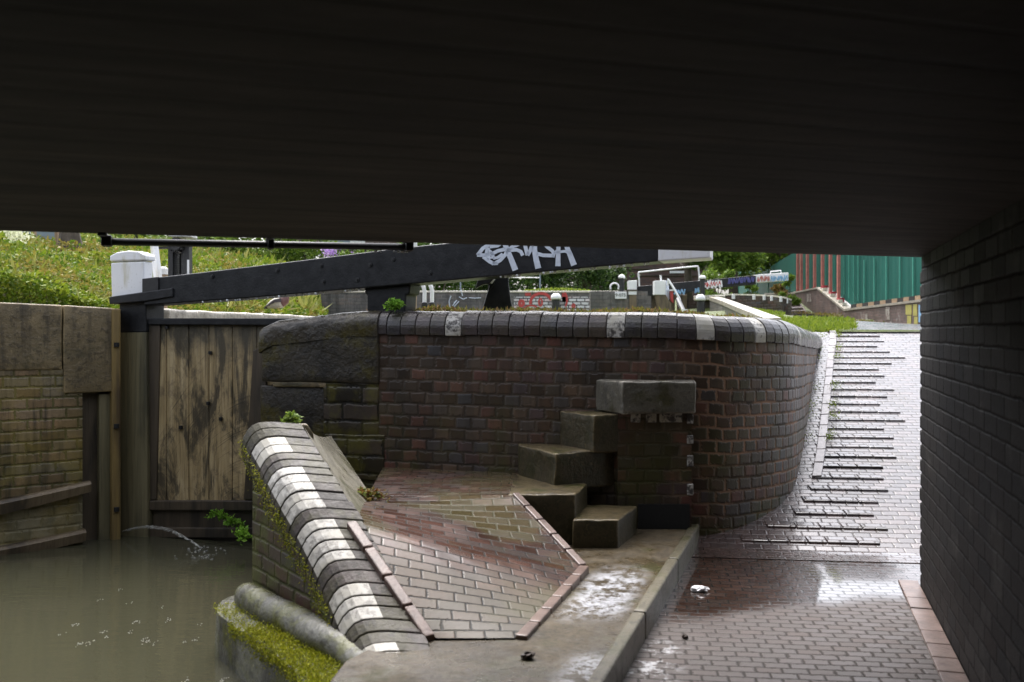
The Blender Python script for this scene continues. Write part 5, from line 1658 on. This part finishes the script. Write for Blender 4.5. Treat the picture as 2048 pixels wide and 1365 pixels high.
def onrw(px, dz=0.0, off=0.0):
    xs = [1024 + FPX * p[0] / p[1] for p in RW][::-1]
    k = (px - 1024) / FPX
    for a, b in zip(RW, RW[1:]):
        pa_, pb_ = 1024 + FPX * a[0] / a[1], 1024 + FPX * b[0] / b[1]
        if pb_ <= px <= pa_:
            dx, dy = b[0] - a[0], b[1] - a[1]
            t = (k * a[1] - a[0]) / (dx - k * dy)
            return Vector((a[0] + dx * t + off, a[1] + dy * t, a[2] + (b[2] - a[2]) * t + dz))
def wallpaint(px0, px1, py0, py1, mat):
    a, b = onrw(px0), onrw(px1)
    za0, za1 = [EYE + (HZ - y) / FPX * a.y for y in (py0, py1)]
    zb0, zb1 = [EYE + (HZ - y) / FPX * b.y for y in (py0, py1)]
    o_ = Vector((-.012, 0, 0))
    MB().slab([Vector((a.x, a.y, za1)) + o_, Vector((b.x, b.y, zb1)) + o_, Vector((b.x, b.y, zb0)) + o_, Vector((a.x, a.y, za0)) + o_], (.008, 0, 0)).build('graffiti', mat, rw)
for px0, px1, a, b in ((1812, 1824, 610, 630), (1815, 1823, 632, 655), (1827, 1835, 609, 632), (1829, 1836, 634, 652)):
    wallpaint(px0, px1, a, b, M['spray_yellow'])
wallpaint(1838, 1843, 610, 645, M['spray_sky'])
M['faded'] = worn_white('faded_white_paint', .5, (.14, .095, .08))
for px0, px1, a, b in ((1614, 1618, 588, 604), (1619, 1623, 588, 604), (1723, 1736, 628, 645), (1772, 1780, 614, 640)):
    wallpaint(px0, px1, a, b, M['faded'])

# green hoarding on the retaining wall
hd_ = thing('hoarding', (11, 28, 2.4), 'tall green metal sheet hoarding on the retaining wall with pinkish red posts', 'hoarding')
off = .32
hline = [Vector((p[0] + off, p[1], p[2])) for p in RW]
topz = [3.7, 3.8, 4.3, 4.65, 5.1, 5.1]
V, F = [], []
pts = []
for (a, ta), (b, tb) in zip(zip(hline, topz), zip(hline[1:], topz[1:])):
    L = (b - a).xy.length; n = max(2, int(L / .09))
    for k in range(n):
        t = k / n; p = a.lerp(b, t)
        nd = Vector((-(b - a).y, (b - a).x)).normalized()
        wv = (.004, .004, -.004, -.004)[k % 4]
        pts.append((p.x + nd.x * wv, p.y + nd.y * wv, p.z + .10, lerp(ta, tb, t)))
for x, y, z0, z1 in pts:
    V += [(x, y, z0), (x, y, z1)]
F = [(2 * i + 2, 2 * i, 2 * i + 1, 2 * i + 3) for i in range(len(pts) - 1)]
MB().add(V, F).build('sheeting', M['green_sheet'], hd_)
mb = MB()
for px in (1711, 1730.5, 1754, 1780, 1806, 1832, 1862):
    p = onrw(px, 0, off - .045)
    MB().box((p.x, p.y, (p.z + .1 + 3.75) / 2), (.03, .045, 3.7 - p.z)).build('seam', M['green_seam'], hd_)
for px in range(1672, 1705, 9):
    p = onrw(px, 0, off - .045)
    MB().box((p.x, p.y, (p.z + .3 + 4.2) / 2), (.015, .03, 3.9 - p.z)).build('seam', M['green_seam'], hd_)
for k, px in enumerate((1588, 1595, 1607, 1621, 1636.5, 1652, 1668)):
    p = onrw(px, 0, .16)
    MB().box((p.x, p.y, (p.z + 5.0) / 2), (.10, .10, 5.0 - p.z)).build('post', M['red_steel'], hd_)
    if k >= 4:
        MB().box((p.x + .02, p.y - .12, p.z + .05), (.16, .3, .16)).build('red_shoe', M['red_plastic'], hd_)
    else:
        MB().box((p.x, p.y - .1, p.z + .05), (.16, .3, .12)).build('red_shoe', M['red_plastic'], hd_)
for i in range(14):
    px = 1694 + i * 11.5
    p = onrw(px, .07, .12); q = onrw(px + 11, .07, .12)
    MB().slab([p, q, q + Vector((0, 0, .12)), p + Vector((0, 0, .12))], (.15, 0, 0)).build('timber_packing' if i % 2 else 'bottom_gap_shade', M['timber' if i % 2 else 'hole_shade'], hd_)  # black blocks paint the dark of the gaps between timbers
for px in (1642, 1657, 1672, 1680):
    p = onrw(px, .05, .1)
    MB().box((p.x, p.y, p.z + .03), (.15, .3, .10)).build('white_block', M['lock_coping'], hd_)
# left stretch of hoarding, further off and lower
hb = thing('hoarding', (17, 60, 3.5), 'far stretch of green hoarding behind the trees, left of the red posts', 'hoarding')
a, b = at(1478, 597, 66), at(1562, 597, 52); ta, tb = at(1478, 535, 66), at(1562, 513, 52)
n = 80; V = []
for k in range(n + 1):
    t = k / n; p = a.lerp(b, t); q = ta.lerp(tb, t); wv = (.02, .02, -.02, -.02)[k % 4]
    V += [(p.x, p.y + wv, p.z - .3), (q.x, q.y + wv, q.z)]
F = [(2 * i, 2 * i + 2, 2 * i + 3, 2 * i + 1) for i in range(n)]
MB().add(V, F).build('sheeting', M['green_sheet'], hb)
mb = MB()
for k in (0, 20, 40, 60, 80):
    t = k / n; p = a.lerp(b, t); q = ta.lerp(tb, t)
    MB().box((p.x, p.y + .08, (p.z + q.z) / 2), (.08, .08, q.z - p.z)).build('post', M['green_seam'], hb)

# fence, stump and flowers at the top left
fn_ = thing('fence', (-8.2, 15.4, 3), 'blue grey rail fence at the top of the left bank', 'fence')
mb = MB()
for y0, y1, c in ((460, 469, 0), (471, 484, 0)):
    mb.slab([at(-200, y0 - 6, 15.2), at(118, y0 + 4, 16), at(118, y1 + 5, 16), at(-200, y1 - 4, 15.2)][::-1], (0, .05, 0))
mb.build('rails', M['grey_fence'], fn_)
for px in (-60, 66, 112):
    mb = MB().slab([at(px - 3, 440, 15.5), at(px + 3, 440, 15.5), at(px + 3, 500, 15.5), at(px - 3, 500, 15.5)][::-1], (0, .07, 0))
    mb.build('post', M['timber'], fn_)
st = thing('tree_stump', (gx(140, 15.2), 15.2, 2.6), 'weathered broken tree stump at the top of the left bank', 'stump')
mb = MB(); V = []
for j in range(7):
    for k in range(14):
        a = k / 14 * 2 * math.pi
        r = (.24 - .02 * j) * (1 + .18 * math.sin(3 * a + j * .2) + .08 * math.sin(7 * a))
        V.append((gx(138, 15.2) + r * math.cos(a), 15.2 + r * math.sin(a), 2.55 + j * .11 + (.12 * math.sin(5 * a) if j == 6 else 0)))
F = [(j * 14 + k, j * 14 + (k + 1) % 14, (j + 1) * 14 + (k + 1) % 14, (j + 1) * 14 + k) for j in range(6) for k in range(14)] + [tuple(range(84, 98))]
mb.add(V, F).build('stump_wood', M['bark'], st)
o = leaves('cow_parsley', [(gx(px, 12.5), 12.5 + .4 * rng.random(), 1.5 + (HZ - py) / FPX * 12.5) for px, py in zip(rng.normal(15, 15, 260), rng.normal(470, 7, 260))], .03, M['cream'], None, up=1)
tag(o, 'pale cow parsley heads at the far left of the bank', 'flowers', kind='stuff')
o = leaves('purple_flowers', [(gx(px, 22), 22 + .4 * rng.random(), 1.5 + (HZ - py) / FPX * 22) for px, py in zip(rng.normal(657, 9, 160), rng.normal(502, 4, 160))], .035, M['purple'], None, up=.5)
tag(o, 'small cluster of purple flowers on the bank between pipe and beam', 'flowers', kind='stuff')
pf = thing('fence', (-6, 36, 4), 'pale painted board fence far off, seen between pipe and beam', 'fence')
for k, (a, b, m_) in enumerate(((560, 640, 'retaining'), (640, 700, 'grey_fence'), (700, 730, 'white_old'), (730, 800, 'retaining'), (800, 818, 'grey_fence'))):
    MB().slab([at(a, 478, 33), at(b, 478, 33), at(b, 500, 33), at(a, 500, 33)][::-1], (0, .08, 0)).build('panel', M[m_], pf)

# ------------------------------------------------------------------ duck
dk_loc = at(558, 622, 15.0)
duck = thing('duck', dk_loc, 'mallard drake standing on the far lock edge under the black beam', 'duck')
M['duck_body'] = plain('grey_duck_plumage', (.46, .43, .38), .6, .15, 40, .3)
M['duck_breast'] = plain('maroon_duck_breast', (.12, .055, .05), .6, .2, 40, .3)
M['duck_head'] = plain('green_duck_head', (.01, .06, .035), .3, .3, 40, .2)
M['duck_dark'] = plain('dark_duck_wing', (.05, .04, .045), .6, .2, 40, .3)
M['duck_bill'] = plain('yellow_bill', (.5, .4, .08), .4, .1, 40, .1)
# body axis: tail low left, breast high right, upright neck
ax = [((-.205, 0, .03), .008, 1), ((-.16, 0, .055), .030, 1), ((-.10, 0, .085), .062, 0), ((-.03, 0, .105), .082, 0), ((.035, 0, .125), .085, 0), ((.08, 0, .15), .072, 2), ((.095, 0, .195), .050, 2), ((.098, 0, .23), .034, 2), ((.10, 0, .245), .030, 5), ((.10, 0, .258), .031, 3), ((.108, 0, .285), .036, 3), ((.118, 0, .31), .030, 3), ((.122, 0, .328), .012, 3)]
V, F, MI = [], [], []
sg = 12
for i, (c, r, m_) in enumerate(ax):
    c0_ = Vector(ax[max(0, i - 1)][0]); c1_ = Vector(ax[min(len(ax) - 1, i + 1)][0])
    T = (c1_ - c0_).normalized(); B = Vector((0, 1, 0)); Nn = T.cross(B)
    for k in range(sg):
        a = 2 * math.pi * k / sg
        V.append(Vector(c) * 1.15 + (B * math.cos(a) + Nn * math.sin(a)) * r * 1.1 + dk_loc)
for i in range(len(ax) - 1):
    for k in range(sg):
        F.append((i * sg + k, i * sg + (k + 1) % sg, (i + 1) * sg + (k + 1) % sg, (i + 1) * sg + k)); MI.append(ax[i + 1][2])
mb = MB(); mb.add(V, F, MI)
mb.build('body', [M['duck_body'], M['duck_dark'], M['duck_breast'], M['duck_head'], M['duck_bill'], M['white']], duck, smooth=True)
for s in (-1, 1):
    q = lambda x, y, z: Vector((x, y * s, z)) * 1.15 + dk_loc
    mb = MB().slab([q(.05, -.088, .17), q(-.05, -.092, .15), q(-.19, -.03, .055), q(-.15, -.06, .06), q(-.04, -.095, .11), q(.05, -.092, .12)], (0, s * .012, 0))
    mb.build('wing', M['duck_dark'], duck)
    MB().tube([q(-.01, -.03, .05), q(-.005, -.03, .0)], .007, 6).tube([q(-.005, -.03, .002), q(.04, -.03, .0)], .008, 5).build('leg', M['duck_bill'], duck)
MB().tube([Vector((.14, 0, .297)) * 1.15 + dk_loc, Vector((.195, 0, .285)) * 1.15 + dk_loc], [.014, .009], 8).build('bill', M['duck_bill'], duck)

# ------------------------------------------------------------------ small things near the water
P = []
while len(P) < 30000:
    fi = rng.uniform(8, 46); i = int(fi); b = rng.random() ** 1.2 * .8
    o1 = lerp(OP[i], OP[i + 1], fi - i); i1 = lerp(IP[i], IP[i + 1], fi - i)
    cl = mnoise.noise(Vector((o1[0] * 7, o1[1] * 7, b * 3))) * .5 + .5
    if (i < 14 and rng.random() < .7) or rng.random() > .25 + cl: continue
    x, y = lerp(o1, i1, b) + rng.normal(size=2) * .012
    P.append((x, y, -.02 + .07 * b + rng.random() * .035))
for k in range(7000):
    fi = rng.uniform(12, 46); i = int(fi); o1 = lerp(OP[i], OP[i + 1], fi - i)
    cl = mnoise.noise(Vector((o1[0] * 9, o1[1] * 9, 4))) * .5 + .5
    P.append((o1[0] - .008 + rng.normal() * .006, o1[1] + rng.normal() * .01, -.015 - abs(rng.normal()) * .07 * cl))
tag(leaves('moss', P, .0065, M['moss_leaf'], None, up=.9, aspect=1.4), 'yellow green moss cushions on the low stone ledge by the water', 'moss', kind='stuff')
P = []
for k in range(7000):
    s0 = rng.random() * L_ * .98; p = ctop(s0)
    cl = mnoise.noise(Vector((p.x * 9, p.y * 9, 2))) * .5 + .5
    if rng.random() > cl * 1.3: continue
    P.append((p.x - .064 + rng.normal() * .008, p.y, p.z - .10 - abs(rng.normal()) * .06))
tag(leaves('moss', P, .006, M['moss_leaf'], None, up=-.2, aspect=2), 'mossy fringe hanging under the striped wing wall coping', 'moss', kind='stuff')

def frond_plant(name, label, c, n, L, mat, cat='plant', spread=1.0):
    t = thing(name, c, label, cat)
    c = Vector(c); mb = MB(); P = []
    for k in range(n):
        a = rng.random() * 2 * math.pi; el = rng.uniform(.2, 1.1)
        d = Vector((math.cos(a) * math.cos(el) * spread, math.sin(a) * math.cos(el) * spread * .6 - .3, math.sin(el) * .8))
        path = [c + d * (L * s) + Vector((0, 0, -L * .45 * s * s)) for s in np.linspace(0, 1, 6)]
        mb.tube(path, [.003, .003, .0025, .002, .0015, .001], 4)
        for s in np.linspace(.25, 1, 7):
            q = c + d * (L * s) + Vector((0, 0, -L * .45 * s * s))
            for j in range(3):
                P.append(tuple(q + Vector(rng.normal(size=3) * .012)))
    mb.build('stem', M['fern_leaf'], t)
    leaves('foliage', P, .020, mat, t, up=.1, aspect=1.7)
    return t
for px, py, y, n, L, lb_ in ((438, 1030, 7.85, 5, .09, 'small fern hanging on the gate bottom rail, leftmost of three'), (470, 1047, 7.8, 6, .10, 'fern growing from the gate foot, middle of three'), (483, 1070, 7.2, 8, .12, 'bright fern at the waterline beside the wing wall corner')):
    frond_plant('fern', lb_, at(px, py, y), n, L, M['fern_leaf'])['group'] = 'ferns at the foot of the gate'
frond_plant('weed', 'reddish green weed in the corner of the paved slope', at(740, 990, 5.9), 12, .11, M['red_weed'])
frond_plant('weed', 'little green weed at the top of the wing wall', at(590, 838, 5.7), 5, .07, M['lime_leaf'])
frond_plant('weed', 'small green weed on the lock coping below the heel post', at(795, 612, 7.35), 9, .09, M['fern_leaf'])
# weeds along the ramp drain
P = []
while len(P) < 900:
    y = rng.uniform(8.2, 12); x = wall_base_x(y) + .23 + rng.normal() * .03 + (rng.random() < .3) * -.2
    if mnoise.noise(Vector((0, y * 4, 5))) < .1: continue
    P.append((x, y, rampz(x, y) + .01 + rng.random() * .04))
tag(leaves('weeds', P, .009, M['grass_leaf'], None, up=.8, aspect=1.8), 'tiny green weeds in the joint beside the ramp ribs', 'weeds', kind='stuff')

# litter
def lump(name, label, c, s, mat, cat):
    me = bpy.data.meshes.new(name); bm = bmesh.new()
    bmesh.ops.create_icosphere(bm, subdivisions=3, radius=1)
    for v_ in bm.verts:
        k = 1 + .5 * mnoise.noise(v_.co * 1.7 + Vector(c)) + .2 * mnoise.noise(v_.co * 5)
        v_.co = Vector((v_.co.x * s[0] * k, v_.co.y * s[1] * k, max(v_.co.z, -.6) * s[2] * k))
    bm.to_mesh(me); bm.free(); me.materials.append(mat)
    o = bpy.data.objects.new(name, me); COL.objects.link(o); o.location = c
    tag(o, label, cat)
lump('litter', 'crumpled white tissue lying on the wet towpath by the kerb', (gx(1400, 5.5), 5.5, .012), (.05, .03, .02), M['litter'], 'litter')
lump('leaf_clump', 'dark brown clump of leaf on the concrete apron', (gx(1056, 4.0), 4.0, .137), (.028, .02, .018), M['brown_leaf'], 'leaf')
lump('leaf_clump', 'dark leaf clump on the drier towpath bricks', (gx(1370, 4.65), 4.65, .01), (.016, .012, .012), M['brown_leaf'], 'leaf')

# foam flecks and the leak spouting from the gate
mb = MB()
for px, py in ((200, 1200), (150, 1250), (160, 1288), (176, 1287), (208, 1265), (210, 1275), (256, 1267), (290, 1280), (293, 1285), (270, 1245), (326, 1215), (341, 1240), (368, 1284), (392, 1279), (399, 1250), (314, 1288), (374, 1362), (450, 1357), (445, 1362), (240, 1180), (265, 1205), (120, 1270)):
    y = (EYE - Wz) * FPX / (py - HZ)
    for j in range(random.randint(3, 9)):
        mb.lathe((gx(px, y) + random.gauss(0, .010), y + random.gauss(0, .02), Wz), [(random.uniform(.002, .0045), 0), (.002, .0022), (.0004, .003)], 7)
tag(mb.build('foam', M['foam'], smooth=True), 'white foam flecks floating on the murky water', 'foam', kind='stuff')
def splash():
    N = NT('falling_water'); p = N.pos()
    N.fin((.55, .56, .52), .08, N.noise(p, 60, 4), .01, .6)
    a = N.ss(N.noise(N.scaled(p, (22, 22, 40)), 1.4, 5, .7), .42, .60)
    N.put(N.b.inputs['Alpha'], N.m('MULTIPLY', a, .42))
    return N.mat
M['splash'] = splash()
mb = MB()
for k in range(3):
    o_ = random.uniform(-.03, .03)
    path = [gpt(246, 1062 + k, .1), gpt(285, 1053 + k * 1.5, .2 + o_), gpt(330, 1056 + k * 2.5, .3 + o_), gpt(370, 1074 + k * 2, .38 + o_), gpt(400, 1094 + k * .6, .42 + o_)]
    Q, _ = spline([tuple(p) for p in path], 24)
    mb.tube([tuple(p) for p in Q], [.003 + .004 * random.random() for _ in range(24)], 6)
for k in range(60):
    y = random.uniform(7.3, 7.75); px = random.gauss(398, 26)
    mb.lathe((gx(px, y), y, Wz), [(random.uniform(.005, .02), 0), (.006, .008), (.0005, .011)], 7)
tag(mb.build('water_spout', M['splash'], smooth=True), 'thin spout of leaking water splashing below the lock gate', 'water', kind='stuff')
